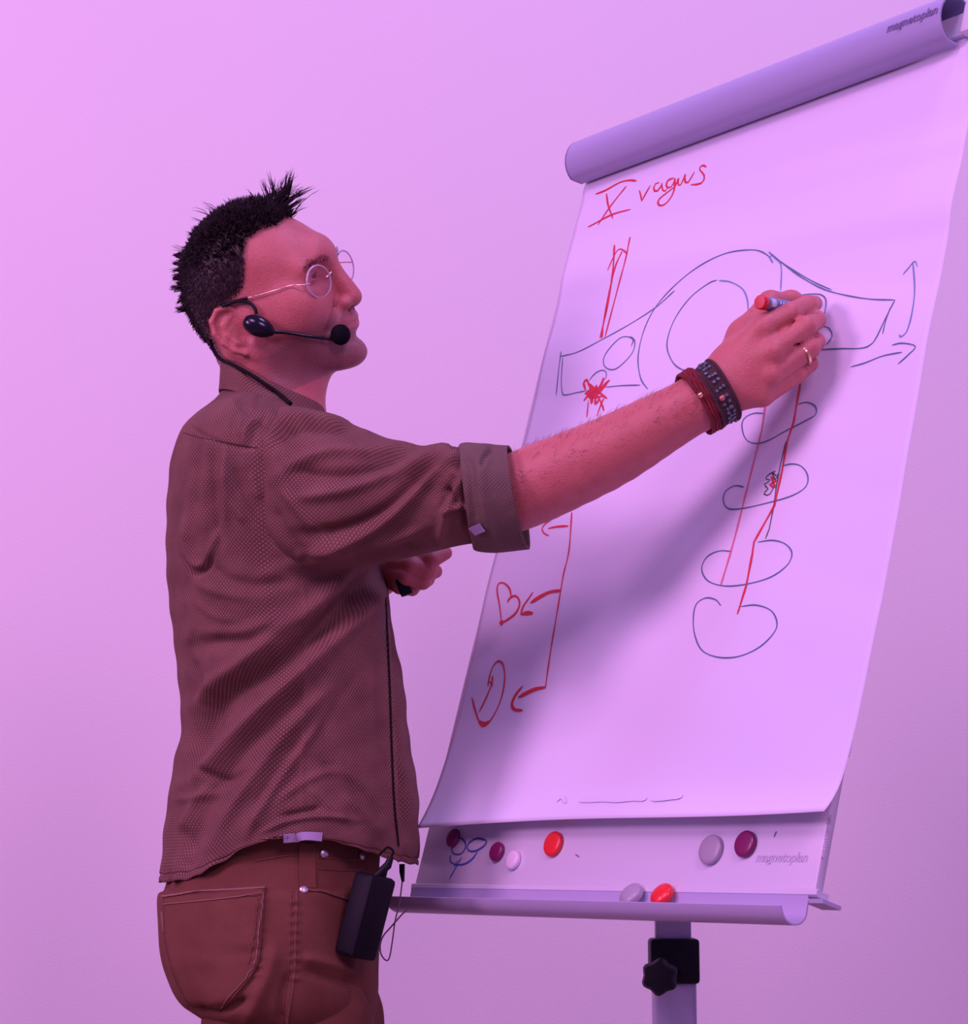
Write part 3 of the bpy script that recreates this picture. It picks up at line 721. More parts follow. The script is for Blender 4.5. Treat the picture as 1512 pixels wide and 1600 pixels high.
# left arm and hand (bent in front of the belly)
lw = at(588, 897, 2.77)
D.cap(at(430, 735, 2.875), at(440, 985, 2.95), .05, .042, k=.02)
D.chain([at(440, 985, 2.95), at(530, 930, 2.84), lw], [.042, .036, .027], k=.02)
D.cap(lw, at(620, 888, 2.735), .026, .020, k=.014); D.ell(at(614, 890, 2.745), (.026, .018, .024), k=.012)
D.chain(PT([(618, 868, 2.735), (652, 876, 2.703), (676, 874, 2.690), (696, 864, 2.700)]), [.0120, .0112, .0100, .0084], k=.002)
D.chain(PT([(618, 882, 2.725), (644, 884, 2.692), (668, 892, 2.694), (680, 893, 2.712)]), [.0120, .0112, .0102, .0088], k=.002)
D.chain(PT([(616, 896, 2.725), (636, 901, 2.694), (660, 909, 2.698), (668, 906, 2.715)]), [.0118, .0108, .0098, .0086], k=.002)
D.chain(PT([(612, 908, 2.735), (624, 917, 2.712), (644, 921, 2.716), (650, 916, 2.732)]), [.0104, .0090, .0080, .0075], k=.002)
D.chain(PT([(620, 872, 2.750), (656, 862, 2.745), (688, 860, 2.735)]), [.0135, .0115, .0090], k=.004)
HB = 0.0021
V, Fq = D.mesh((-.42, 2.36, CZ - .02), (.42, 3.02, CZ + .90), HB)
def biggest(V, Fq):
    lab = np.arange(len(V))
    for _ in range(200):
        m = lab[Fq].min(1); new = lab.copy()
        for c in range(4): np.minimum.at(new, Fq[:, c], m)
        new = new[new]
        if (new == lab).all(): break
        lab = new
    ids, cnt = np.unique(lab, return_counts=True)
    keep = lab == ids[cnt.argmax()]; idx = np.cumsum(keep) - 1
    return V[keep], idx[Fq[keep[Fq].all(1)]]
V, Fq = biggest(V, Fq)
V = relax(V, Fq, 1, .35)
ppx, ppy = proj(V); loc = hinv(V)
def inpoly(x, y, poly):
    c = np.zeros(len(x), bool); n = len(poly)
    for i in range(n):
        x1, y1 = poly[i]; x2, y2 = poly[(i + 1) % n]
        if y1 == y2: continue
        c ^= ((y1 > y) != (y2 > y)) & (x < (x2 - x1) * (y - y1) / (y2 - y1) + x1)
    return c
def zh(l): return [(240 + x / 3.979, 240 + y / 3.979) for x, y in l]
HAIRPOLY = zh([(960, 400), (860, 372), (815, 405), (770, 440), (700, 462), (645, 480), (595, 520), (565, 570), (568, 640), (560, 720), (560, 800), (530, 860), (500, 900), (440, 935), (380, 990), (345, 1060), (345, 1110), (380, 1180), (440, 1290), (300, 1330), (-200, 1200), (-200, -400), (960, -400)])
def near(L):
    q = L.copy(); q[:, 1] = -np.abs(q[:, 1]); return q
hx, hy = proj(hl(near(loc)))
isear = (np.abs(loc[:, 1]) > .0725) & (loc[:, 2] < .020) & (loc[:, 0] < .014)
head_m = (loc[:, 2] > -.10) & (np.abs(loc[:, 1]) < .1) & (np.abs(loc[:, 0]) < .15)
def soft(d, w): return np.clip(.5 + d / w, 0, 1)
def polyfade(x, y, poly, r=5):
    s = np.zeros(len(x))
    for a in range(8):
        s += inpoly(x + r * math.cos(a * math.pi / 4), y + r * math.sin(a * math.pi / 4), poly)
    return s / 8
scalp = np.zeros(len(V)); scalp[head_m] = polyfade(hx[head_m], hy[head_m], HAIRPOLY); scalp[isear] = 0
beard_jaw_shade = np.where(head_m, np.clip((-.028 - loc[:, 2] + .15 * (loc[:, 0] - .06)) / .02, 0, 1) * np.clip((loc[:, 2] + .165) / .08, 0, 1), 0) * np.clip((loc[:, 0] + .012) / .03, 0, 1)
lipm = np.exp(-((loc[:, 2] + .0490) / .0075) ** 4) * np.exp(-(loc[:, 1] / .022) ** 4) * (loc[:, 0] > .088)
beard_jaw_shade = beard_jaw_shade * (1 - lipm)
man = empty('person', (at(430, 1342, TY)[0], TY, 0), 'man in a dotted brown shirt and rust trousers writing on the flipchart, wearing round glasses', 'person')
body = mk('body', V, Fq, M['skin'], man, attrs=dict(scalp=scalp, beard_jaw_shade=beard_jaw_shade, lips=lipm))
body_tree = BVHTree.FromPolygons(V.tolist(), Fq.tolist())
# eyes
for sg in (-1, 1):
    c = hl((.0715, .031 * sg, .0180)); ax = HR @ np.array([.97, -.18 , .10]); ax /= np.linalg.norm(ax)
    mb = MB(); r = .0128 * HS
    mb.lathe(c, ax, [(r * math.sin(q), -r * math.cos(q)) for q in np.linspace(.02, math.pi - .02, 16)], 24)
    ey = mb.build('eyeball', M['eye'], man)
    mb = MB(); mb.lathe(c, ax, [(r * math.sin(q) + .0001, r * math.cos(q) + .0003) for q in np.linspace(.48, .02, 5)], 20); mb.build('iris', M['iris'], ey)
# ------------------------------------------------------------------ hair
zc_c = hl((-.01, 0, .045))
def scalp_hit(d):
    h, n, i, dist = body_tree.ray_cast(Vector(zc_c + d * .3), Vector(-d), .3)
    return (np.array(h), np.array(n)) if h is not None else None
roots = []; tries = rng.normal(size=(26000, 3)); tries /= np.linalg.norm(tries, axis=1)[:, None]
for d in tries:
    q = hinv(zc_c + d * .1 * HS) - np.array([-.01, 0, .045])
    if q[2] < -.085: continue
    r = scalp_hit(d)
    if r: roots.append(np.concatenate([r[0], r[1]]))
roots = np.array(roots); rl = hinv(roots[:, :3]); rx, ry = proj(hl(near(rl)))
ok = inpoly(rx, ry, HAIRPOLY) & ~((np.abs(rl[:, 1]) > .0725) & (rl[:, 2] < .022) & (rl[:, 0] < .014)) & (rl[:, 2] > -.100) & ~((rl[:, 2] < -.045) & (rl[:, 0] > -.035))
roots = roots[ok]; rl = rl[ok]
def hdir(v): return HR @ np.asarray(v, float)
hv, hf = [], []; nvh = 0
def strand(p, n, tip, w, curve):
    """three-segment tapering blade with a triangular section"""
    global nvh
    a = np.cross(n, tip - p); a /= np.linalg.norm(a) + 1e-9; b = np.cross(tip - p, a); b /= np.linalg.norm(b) + 1e-9
    for t, ws in ((0, 1.0), (.4, .85), (.75, .5)):
        c = p + (tip - p) * t + curve * 4 * t * (1 - t) * .5 - n * (.0012 if t == 0 else 0)
        hv.extend([c + a * w * ws, c - a * w * ws * .5 + b * w * ws * .8, c - a * w * ws * .5 - b * w * ws * .8])
    hv.append(tip)
    for k in (0, 3):
        for i in range(3): hf.append((nvh + k + i, nvh + k + (i + 1) % 3, nvh + k + 3 + (i + 1) % 3, nvh + k + 3 + i))
    for i in range(3): hf.append((nvh + 6 + i, nvh + 6 + (i + 1) % 3, nvh + 9))
    nvh += 10
top = (rl[:, 2] > .085)
for i in range(len(roots)):
    p, n = roots[i, :3], roots[i, 3:]; x, y, z = rl[i]
    frontness = np.clip((x + .03) / .09, 0, 1) * np.clip((z - .075) / .035, 0, 1)
    topness = np.clip((z - .05) / .05, 0, 1)
    ln = .0045 + .004 * topness + .012 * frontness + .004 * np.clip((-x - .06) / .03, 0, 1)
    ln *= rng.uniform(.55, 1.15)
    if z < -.02 or (abs(y) > .05 and z < .03): ln *= .5
    dr = n * (.35 + .55 * topness + .3 * frontness) + hdir((.12 + .35 * frontness - .3 * (1 - topness), 0, .5 * frontness - .75 * (1 - topness))) + rng.normal(size=3) * (.22 + .22 * frontness)
    dr /= np.linalg.norm(dr)
    strand(p, n, p + dr * ln, .00055 if topness < .5 else .0007, rng.normal(size=3) * ln * .12)
# spiky clumps along the crown and the quiff at the forehead
cl = []
idx_top = np.where((rl[:, 2] > .07) & (rl[:, 0] > -.085))[0]
for i in rng.choice(idx_top, 260, replace=False): cl.append(i)
for i in np.where((rl[:, 0] < -.075) & (rl[:, 2] > .02) & (rl[:, 2] < .075))[0][:: 9][:60]: cl.append(i)
for i in cl:
    p, n = roots[i, :3], roots[i, 3:]; x, y, z = rl[i]
    fr = np.clip((x - .005) / .055, 0, 1) * np.clip((z - .085) / .02, 0, 1)
    back = x < -.06
    ln = (.010 + .022 * fr ** 1.5 + .004 * back) * rng.uniform(.6, 1.35)
    dr = n + hdir((-.10 + .25 * fr - (.5 if back else 0), 0, .15 + .9 * fr - (.1 if back else 0))) + rng.normal(size=3) * (.25 + .15 * fr)
    dr /= np.linalg.norm(dr); tip = p + dr * ln
    near_i = np.argsort(((roots[:, :3] - p) ** 2).sum(1))[:int(10 + 14 * fr)]
    cv = rng.normal(size=3) * ln * .30
    for j in near_i:
        strand(roots[j, :3], roots[j, 3:], tip + rng.normal(size=3) * (.0012 + .002 * fr) - dr * ln * rng.uniform(0, .3), .0008, cv + rng.normal(size=3) * ln * .04)
# longest wisps of the quiff
fw = np.where((rl[:, 0] > .035) & (rl[:, 2] > .095) & (np.abs(rl[:, 1]) < .04))[0]
for tx, ty in ((455, 262), (461, 261), (449, 272), (466, 278), (441, 282), (428, 284), (408, 280), (497, 296), (490, 292), (478, 297), (470, 290), (418, 275), (484, 312), (436, 292), (450, 290), (458, 285)):
    i = rng.choice(fw); y0 = roots[i, 1]
    tip = at(tx, ty - 7, y0 + rng.normal() * .008)
    base = [k for k in fw if abs(proj(roots[k, :3])[0] - (tx if tx < 462 else 462)) < 22] or list(fw)
    cen = roots[base[rng.integers(len(base))], :3]
    for j in np.argsort(((roots[:, :3] - cen) ** 2).sum(1))[:9]:
        n = roots[j, 3:]; strand(roots[j, :3], n, tip + rng.normal(size=3) * .0022 - (tip - cen) * rng.uniform(0, .25), .0008, n * .004 + rng.normal(size=3) * .0035)
# single stray hairs on the crown
for tx, ty, bx, by in ((313, 319, 345, 330), (321, 327, 350, 338), (296, 341, 325, 352), (300, 329, 335, 345), (384, 294, 400, 322), (404, 277, 440, 310), (418, 268, 446, 305), (432, 283, 452, 310), (503, 299, 462, 322), (482, 321, 462, 330), (448, 262, 455, 310), (425, 300, 440, 320), (352, 308, 368, 325), (266, 384, 290, 398), (268, 396, 286, 405), (267, 408, 282, 415), (262, 425, 280, 430), (268, 448, 278, 440), (388, 300, 396, 318)):
    dd_ = (proj(roots[:, :3])[0] - bx) ** 2 + (proj(roots[:, :3])[1] - by) ** 2 + (np.abs(rl[:, 1]) * 400) ** 2
    for j in np.argsort(dd_)[:3]:
        tip = at(tx, ty, roots[j, 1]) + rng.normal(size=3) * .0018
        strand(roots[j, :3], roots[j, 3:], tip, .00055, np.array([rng.normal() * .004, 0, abs(rng.normal()) * .006]))
# eyebrows
for sg in (-1, 1):
    for _ in range(130):
        t = rng.uniform(); c = np.array([.099 - .022 * t ** 1.6, (.014 + .034 * t) * sg, .0305 + .003 * math.sin(t * 3) - .003 * t + rng.normal() * .0022])
        o = hl(c + np.array([.03, 0, 0])); hh = body_tree.ray_cast(Vector(o), Vector(HR @ np.array([-1, 0, 0])), .08)
        if hh[0] is None: continue
        p = np.array(hh[0]); n = np.array(hh[1]); strand(p, n, p + n * .0022 + HR @ np.array([-.003 * t, .0065 * sg, .0028]) * rng.uniform(.6, 1.1), .00028, np.zeros(3))
hair = mk('hair', np.array(hv), hf, M['hair'], man); hair['kind'] = 'stuff'
# fine hairs along the forearm
hv, hf, nvh = [], [], 0
axp = np.array([elb, wr]);
for _ in range(520):
    t = rng.uniform(.05, .98); c = elb + (wr - elb) * t; q = rng.uniform(-1.2, 2.0)
    d = np.array([-.35 * math.cos(q), -math.sin(q) * .9 + 0, math.cos(q)]); d /= np.linalg.norm(d)
    hh = body_tree.ray_cast(Vector(c + d * .12), Vector(-d), .12)
    if hh[0] is None: continue
    p = np.array(hh[0]); n = np.array(hh[1])
    strand(p, n, p + n * rng.uniform(.0015, .005) + (wr - elb) * rng.uniform(.015, .04) + rng.normal(size=3) * .0015, .00016, n * .001)
ah = mk('arm_hair', np.array(hv), hf, M['armhair'], man); ah['kind'] = 'stuff'
# ------------------------------------------------------------------ clothing: lofted cloth with folds
def loft(rings, nrow, nseg, circ=1.0):
    """rings: x0,y0,x1,y1 (rear and front outline in the photograph), yc, half depth, exponent, skew, rise, riseexpL, riseexpR"""
    Rg = spline(rings, nrow)
    th = np.arange(nseg) * 2 * math.pi / nseg + math.pi / 2
    ct, st = np.cos(th), np.sin(th)
    V = np.zeros((nrow, nseg, 3)); C = np.zeros((nrow, 3))
    for i, (x0, y0, x1, y1, yc, b, ex, sk, rise, eL, eR) in enumerate(Rg):
        cx = np.sign(ct) * np.abs(ct) ** (2 / ex); sy = np.sign(st) * np.abs(st) ** (2 / ex)
        L2 = math.hypot(x1 - x0, y1 - y0) + 1e-6
        px = (x0 + x1) / 2 + (x1 - x0) / 2 * cx + sk * sy * 1.0; py = (y0 + y1) / 2 + (y1 - y0) / 2 * cx
        s2 = 1 - ct ** 2; py = py - rise * np.where(ct < 0, s2 ** eL, s2 ** eR)
        P = atN(px, py, yc); P[:, 1] += b * sy; V[i] = P; C[i] = P.mean(0)
    rows = np.concatenate([[0], np.cumsum(np.linalg.norm(np.diff(C, axis=0), axis=1))])
    uv = np.stack([np.broadcast_to((th / (2 * math.pi) * circ)[None], (nrow, nseg)), np.broadcast_to(rows[:, None], (nrow, nseg))], -1)
    return V, uv
def gridnormals(V):
    du = np.roll(V, -1, 1) - np.roll(V, 1, 1); dv = np.gradient(V, axis=0); n = np.cross(du, dv)
    n /= np.linalg.norm(n, axis=2)[..., None] + 1e-12
    out = V - V.mean(1, keepdims=True)
    if (n * out).sum() < 0: n = -n
    return n
def pdist(px, py, line):
    """distance to polyline in photograph pixels, with the signed side and the position along it"""
    best = np.full(px.shape, 1e9); along = np.zeros(px.shape); L = spline(line, 24) if len(line) > 2 else np.asarray(line, float)
    m = len(L) - 1
    for i in range(m):
        a, b = L[i], L[i + 1]; d = b - a; t = np.clip(((px - a[0]) * d[0] + (py - a[1]) * d[1]) / (d @ d), 0, 1)
        q = np.hypot(px - a[0] - t * d[0], py - a[1] - t * d[1]); k = q < best; best = np.where(k, q, best); along = np.where(k, (i + t) / m, along)
    return best, along
def folds(V, Nn, lst, side):
    """lst: (polyline, height in mm, width in px, fade)"""
    px, py = proj(V); h = np.zeros(px.shape); sm = np.clip(-Nn[..., 1] * 3 + .5, 0, 1) if side else 1
    for line, a, w in lst:
        d, al = pdist(px, py, line); h += a * .0018 * np.exp(-(d / w) ** 2) * np.clip(np.minimum(al, 1 - al) * 5 + .25, 0, 1)
    return h * sm
def wr_noise(uv, s=1.0, seed=0):
    r = np.random.default_rng(seed); u, v = uv[..., 0], uv[..., 1]; h = 0
    for k in range(9):
        a = r.uniform(0, 2 * math.pi); f = r.uniform(25, 95); u2 = u + .012 * np.sin(v * r.uniform(15, 40) + k); v2 = v + .012 * np.sin(u * r.uniform(15, 40) + 2 * k)
        fx = f * math.cos(a); fx = round(fx * .16) / .16 if False else fx
        h = h + np.sin(fx * u2 + f * math.sin(a) * v2 + r.uniform(0, 6)) * (40 / f) ** .8
    return h * .00038 * s
def cloth(name, V, uv, mat, parent, thick=.0014, closed=True, off=-1):
    nr, ns = V.shape[:2]; fs = []
    idx = np.arange(nr * ns).reshape(nr, ns)
    a = idx[:-1]; b = np.roll(idx, -1, 1)[:-1]; c = np.roll(idx, -1, 1)[1:]; d = idx[1:]
    fs = np.stack([a, b, c, d], -1).reshape(-1, 4)
    o = mk(name, V.reshape(-1, 3), fs, mat, parent, uv=uv.reshape(-1, 2))
    bm = bmesh.new(); bm.from_mesh(o.data); bmesh.ops.recalc_face_normals(bm, faces=bm.faces[:])
    # make sure the outside is outside
    Cn = V.mean((0, 1)); s = 0
    bm.faces.ensure_lookup_table()
    mid = nr // 2; f0 = bm.faces[(mid - 1) * ns + ns // 4]
    ctr = V[mid].mean(0) - (np.zeros(3) if o.parent is None else 0)
    return o, bm, fs
def finish(o, bm, V, thick):
    """orient outwards, then solidify inwards"""
    vs = np.array([f.calc_center_median()[:] for f in bm.faces]); ns = np.array([f.normal[:] for f in bm.faces])
    nr, nseg = V.shape[:2]; offp = np.zeros(3); q = o.parent
    while q is not None: offp += np.array(q.location); q = q.parent
    ctr = np.repeat(V.mean(1)[:-1] - offp, nseg, 0)[:len(vs)]
    if (ns * (vs - ctr)).sum() < 0: bmesh.ops.reverse_faces(bm, faces=bm.faces[:])
    bm.to_mesh(o.data); bm.free()
    if thick:
        so = o.modifiers.new('thickness', 'SOLIDIFY'); so.thickness = thick; so.offset = -1
    return o
def garment(name, V, uv, mat, parent, thick=.0016):
    o, bm, fs = cloth(name, V, uv, mat, parent); finish(o, bm, V, thick); return o
trees = {}
def tree_of(key, V):
    nr, ns = V.shape[:2]; idx = np.arange(nr * ns).reshape(nr, ns); fs = np.stack([idx[:-1], np.roll(idx, -1, 1)[:-1], np.roll(idx, -1, 1)[1:], idx[1:]], -1).reshape(-1, 4)
    trees[key] = BVHTree.FromPolygons(V.reshape(-1, 3).tolist(), fs.tolist())
#        x0   y0    x1   y1    yc    b    ex  sk rise eL eR
TR = [(256, 1378, 650, 1350, 2.74, .166, 2.3, 0, 52, 5, 1.6),
      (258, 1345, 655, 1325, 2.74, .166, 2.3, 0, 26, 5, 1.6),
      (261, 1290, 655, 1290, 2.74, .164, 2.3, 0, 6, 4, 2),
      (267, 1240, 654, 1240, 2.74, .160, 2.3, 0, 0, 3, 2),
      (274, 1190, 645, 1190, 2.74, .155, 2.3, 0, 0, 3, 2),
      (285, 1140, 638, 1140, 2.74, .152, 2.3, 0, 0, 3, 2),
      (283, 1080, 632, 1080, 2.74, .150, 2.3, 0, 0, 3, 2),
      (276, 1010, 620, 1010, 2.74, .152, 2.3, 0, 0, 3, 2),
      (268, 940, 606, 940, 2.74, .158, 2.35, 0, 0, 3, 2),
      (264, 880, 598, 880, 2.74, .166, 2.4, 0, 0, 3, 2),
      (264, 830, 594, 835, 2.74, .176, 2.4, 0, 0, 3, 2),
      (267, 770, 586, 785, 2.74, .184, 2.4, 0, 0, 3, 2),
      (274, 720, 572, 738, 2.74, .186, 2.3, 0, 4, 2, 2),
      (287, 688, 553, 706, 2.74, .178, 2.2, 0, 6, 1.5, 1.5),
      (306, 665, 528, 686, 2.74, .150, 2.1, 0, 10, 1.2, 1.2),
      (324, 646, 514, 674, 2.735, .116, 2.0, 0, 10, 1, 1),
      (340, 628, 504, 662, 2.73, .086, 2.0, 0, 6, 1, 1),
      (350, 612, 496, 652, 2.725, .070, 2.0, 0, 4, 1, 1)]
TV, tuv = loft(TR, 330, 420, 1.08)
TN = gridnormals(TV)
TF = [  # back and side folds (photograph pixels, height mm, width px)
    ([(600, 878), (560, 925), (500, 985), (440, 1035), (385, 1070), (340, 1105), (308, 1160), (298, 1205)], -11, 17),
    ([(612, 905), (560, 965), (500, 1020), (430, 1085), (370, 1145), (325, 1195), (290, 1225)], 7, 13),
    ([(560, 880), (490, 950), (430, 990), (370, 1040), (335, 1065), (305, 1100)], 5.5, 12),
    ([(500, 1055), (440, 1110), (390, 1165), (345, 1225), (310, 1290), (290, 1340)], -4.5, 13),
    ([(520, 1070), (470, 1120), (420, 1180), (370, 1250), (330, 1320)], 4.5, 11),
    ([(500, 1130), (455, 1190), (415, 1250), (385, 1305)], 5, 8), ([(478, 1150), (430, 1215), (395, 1270)], -3, 9),
    ([(300, 1010), (340, 1003), (390, 1003), (440, 985), (480, 955)], -3.5, 12), ([(300, 1030), (310, 1065), (305, 1090)], -2.5, 7), ([(320, 990), (380, 985), (430, 965)], 2.5, 9),
    ([(345, 640), (330, 670), (322, 740), (318, 800), (325, 860)], 2.5, 9), ([(352, 700), (350, 760), (352, 830)], 2.5, 7), ([(335, 720), (338, 790), (345, 850)], -2.2, 6),
    ([(284, 870), (300, 893), (318, 892), (332, 868)], -3.4, 4.5), ([(290, 815), (294, 860), (302, 880), (320, 880), (334, 850), (345, 820)], 2.6, 6),
    ([(325, 880), (355, 905), (410, 915), (470, 905)], -2.2, 10), ([(300, 905), (340, 925), (395, 935)], 2.0, 8),
    ([(365, 720), (378, 760), (400, 800), (430, 840)], -2.8, 8), ([(350, 730), (360, 780), (385, 820)], 2.4, 7), ([(392, 740), (405, 780)], 2.0, 5),
    ([(400, 905), (460, 880), (540, 880)], 2.5, 12), ([(420, 870), (480, 905), (530, 900)], -2.5, 12),
    ([(310, 1200), (350, 1218), (390, 1205)], -3, 7), ([(275, 1250), (310, 1245), (350, 1235)], 2.2, 7), ([(275, 1290), (300, 1330), (290, 1360)], -2, 10),
    ([(430, 1255), (470, 1225), (520, 1205), (560, 1222)], 2.5, 7), ([(440, 1275), (475, 1268), (500, 1262)], -3, 5), ([(410, 1300), (450, 1283), (500, 1276), (560, 1282)], 2.6, 5),
    ([(480, 1230), (520, 1262), (545, 1285)], 2, 7), ([(535, 1240), (570, 1275), (600, 1305)], 2.5, 9), ([(560, 1230), (600, 1280)], -2, 8), ([(500, 1190), (540, 1215), (560, 1250)], -2, 7),
    ([(300, 668), (335, 688), (365, 697), (400, 702)], -1.6, 2.6), ([(375, 640), (365, 665), (368, 690)], -1.6, 6), ([(392, 640), (402, 600)], 1, 6),
    ([(300, 740), (296, 800), (290, 850)], 1.6, 6), ([(312, 690), (308, 740), (310, 800)], -1.5, 5), ([(380, 640), (400, 655), (415, 680)], -1.8, 5), ([(360, 622), (372, 650), (372, 690)], 1.6, 7),
    ([(400, 650), (385, 670), (380, 695)], 1.5, 4), ([(415, 650), (398, 675), (392, 700)], -1.3, 4), ([(290, 930), (300, 970), (296, 1010)], 1.8, 6), ([(310, 940), (330, 960), (370, 970)], 1.6, 6),
    ([(330, 1225), (300, 1260), (280, 1300)], 2, 6), ([(380, 1220), (340, 1270), (310, 1320)], -2, 7), ([(540, 1000), (500, 1040), (470, 1090)], 1.6, 8), ([(560, 1050), (520, 1110), (490, 1160)], -1.4, 8),
    ([(602, 955), (606, 1050), (612, 1180), (622, 1320)], 3.2, 4.5), ([(614, 960), (618, 1060), (626, 1200), (634, 1310)], -5, 5),
    ([(475, 905), (478, 1000), (476, 1100), (472, 1200), (474, 1290)], .9, 2.5),
    ([(620, 1170), (640, 1230), (645, 1300)], 2, 6),
    ([(595, 890), (585, 960), (580, 1050), (585, 1150)], 1.6, 8)]
hf_ = folds(TV, TN, TF, True)
px, py = proj(TV)
fadeN = np.ones(px.shape)
TV2 = TV + TN * (hf_ + wr_noise(tuv, .8, 3) + .0006 * np.sin(px * .06 + py * .11))[..., None]
hemw = np.clip(1 - np.arange(330) / 26.0, 0, 1)[:, None]
thg = np.arange(420)[None] * 2 * math.pi / 420
TV2[..., 1] += 0; TV2 += TN * (hemw * (.0026 * np.sin(thg * 17 + 1) + .0012 * np.sin(thg * 29)))[..., None]
TV2[..., 2] += hemw * .0008 * np.sin(thg * 31)
rowi = np.arange(330)[:, None]
TV2 -= TN * (.0016 * np.exp(-((rowi - 7.0) / 1.3) ** 2))[..., None]
shirt = garment('shirt', TV2, tuv, M['shirt'], man); tree_of('shirt', TV2)
# sleeves
SR = [(398, 672, 408, 862, 2.655, .055, 2.1, 0, 0, 1, 1),
      (424, 645, 430, 880, 2.628, .075, 2.1, 0, 0, 1, 1),
      (462, 638, 474, 892, 2.605, .084, 2.1, 0, 0, 1, 1),
      (508, 646, 530, 890, 2.590, .082, 2.1, 0, 0, 1, 1),
      (558, 666, 585, 879, 2.578, .076, 2.1, 0, 0, 1, 1),
      (612, 691, 640, 868, 2.564, .070, 2.1, 0, 0, 1, 1),
      (662, 697, 690, 859, 2.550, .066, 2.1, 0, 0, 1, 1),
      (704, 692, 730, 851, 2.538, .069, 2.1, 0, 0, 1, 1),
      (742, 703, 765, 846, 2.528, .066, 2.1, 0, 0, 1, 1)]
SV, suv = loft(SR, 200, 300, .62); SN = gridnormals(SV)
SF = [([(735, 700), (690, 725), (640, 780), (590, 820), (530, 850), (470, 868)], 6.5, 9), ([(715, 705), (660, 742), (600, 800), (530, 830), (460, 835)], -5.5, 11),
      ([(690, 700), (620, 735), (540, 765), (460, 778)], 4.5, 10), ([(660, 705), (590, 735), (520, 745), (450, 735)], -4.5, 11), ([(640, 700), (580, 706), (520, 705), (470, 720), (430, 750)], 4, 9),
      ([(560, 672), (500, 668), (455, 675), (430, 700)], -5, 8), ([(540, 660), (490, 652), (450, 655), (425, 680), (415, 720)], 4.5, 7),
      ([(730, 735), (700, 790), (686, 850)], 3.2, 7), ([(712, 740), (700, 765), (690, 800)], -2.5, 6), ([(700, 690), (720, 700), (712, 740)], -3, 7),
      ([(692, 760), (704, 775), (716, 795)], -3.2, 6), ([(690, 800), (720, 792), (738, 800)], 3, 5), ([(650, 850), (600, 862), (540, 872)], -3, 8), ([(670, 820), (610, 845), (540, 862), (470, 885)], 3, 8),
      ([(440, 760), (470, 800), (520, 860)], 2.6, 9), ([(425, 790), (450, 840), (490, 880)], -2.6, 9), ([(735, 745), (725, 790), (730, 830)], -3, 5)]
sh = folds(SV, SN, SF, True) + wr_noise(suv, 1.2, 8)
rw = np.arange(200)[:, None] / 199.0
sh = sh + .0022 * np.exp(-((rw - .02) / .015) ** 2)
SV2 = SV + SN * sh[..., None]
sl = garment('sleeve', SV2, suv, M['shirt'], shirt); tree_of('sleeve', SV2)
CR = [(716, 712, 744, 846, 2.532, .068, 2.2, 4, 0, 1, 1),
      (722, 696, 740, 858, 2.530, .074, 2.2, 6, 0, 1, 1),
      (755, 695, 772, 862, 2.524, .074, 2.2, 10, 0, 1, 1),
      (797, 696, 824, 857, 2.518, .066, 2.2, 12, 0, 1, 1)]
CV, cuv = loft(CR, 60, 260, .50); CN = gridnormals(CV)
CV2 = CV + CN * (folds(CV, CN, [([(722, 705), (735, 730), (738, 780), (742, 830)], -2.2, 7), ([(760, 700), (750, 740), (755, 790), (770, 850)], 2.0, 9), ([(770, 700), (757, 715), (752, 730)], -3, 4)], True) + wr_noise(cuv, .9, 5))[..., None]
cu = garment('cuff', CV2, cuv, M['cuff'], shirt, .0035); tree_of('cuff', CV2)
# far sleeve, mostly hidden
SR2 = [(398, 690, 408, 862, 2.83, .055, 2.1, 0, 0, 1, 1), (415, 700, 450, 860, 2.875, .065, 2.1, 0, 0, 1, 1), (395, 780, 500, 850, 2.91, .065, 2.1, 0, 0, 1, 1), (390, 880, 500, 890, 2.935, .060, 2.1, 0, 0, 1, 1), (400, 1010, 480, 930, 2.94, .055, 2.1, 0, 0, 1, 1), (470, 1000, 505, 900, 2.90, .05, 2.1, 0, 0, 1, 1), (520, 975, 530, 885, 2.86, .048, 2.1, 0, 0, 1, 1)]
S2, s2u = loft(SR2, 90, 120, .5); garment('sleeve', S2, s2u, M['shirt'], shirt)
# collar: stand inside, folded leaf outside
KR = [(352, 562, 498, 636, 2.725, .064, 2.0, 0, -10, 1, 1), (346, 580, 508, 640, 2.727, .072, 2.0, 0, -8, 1, 1), (342, 612, 516, 668, 2.73, .078, 2.0, 0, -4, 1, 1)]
K1, k1 = loft(KR, 30, 200, .5)
KR2 = [(347, 560, 492, 655, 2.722, .070, 2.0, 0, -16, 1, 1), (345, 572, 504, 664, 2.724, .077, 2.0, 0, -12, 1, 1), (343, 594, 522, 676, 2.727, .086, 2.0, 0, -6, 1, 1), (342, 614, 536, 688, 2.73, .093, 2.0, 0, -4, 1, 1)]
K2, k2 = loft(KR2, 40, 220, .55); KN = gridnormals(K2); K2 = K2 + KN * wr_noise(k2, 1.5, 4)[..., None]
garment('collar_stand', K1, k1, M['shirt'], shirt, .002); tree_of('stand', K1)
garment('collar', K2, k2, M['shirt'], shirt, .002); tree_of('collar', K2)

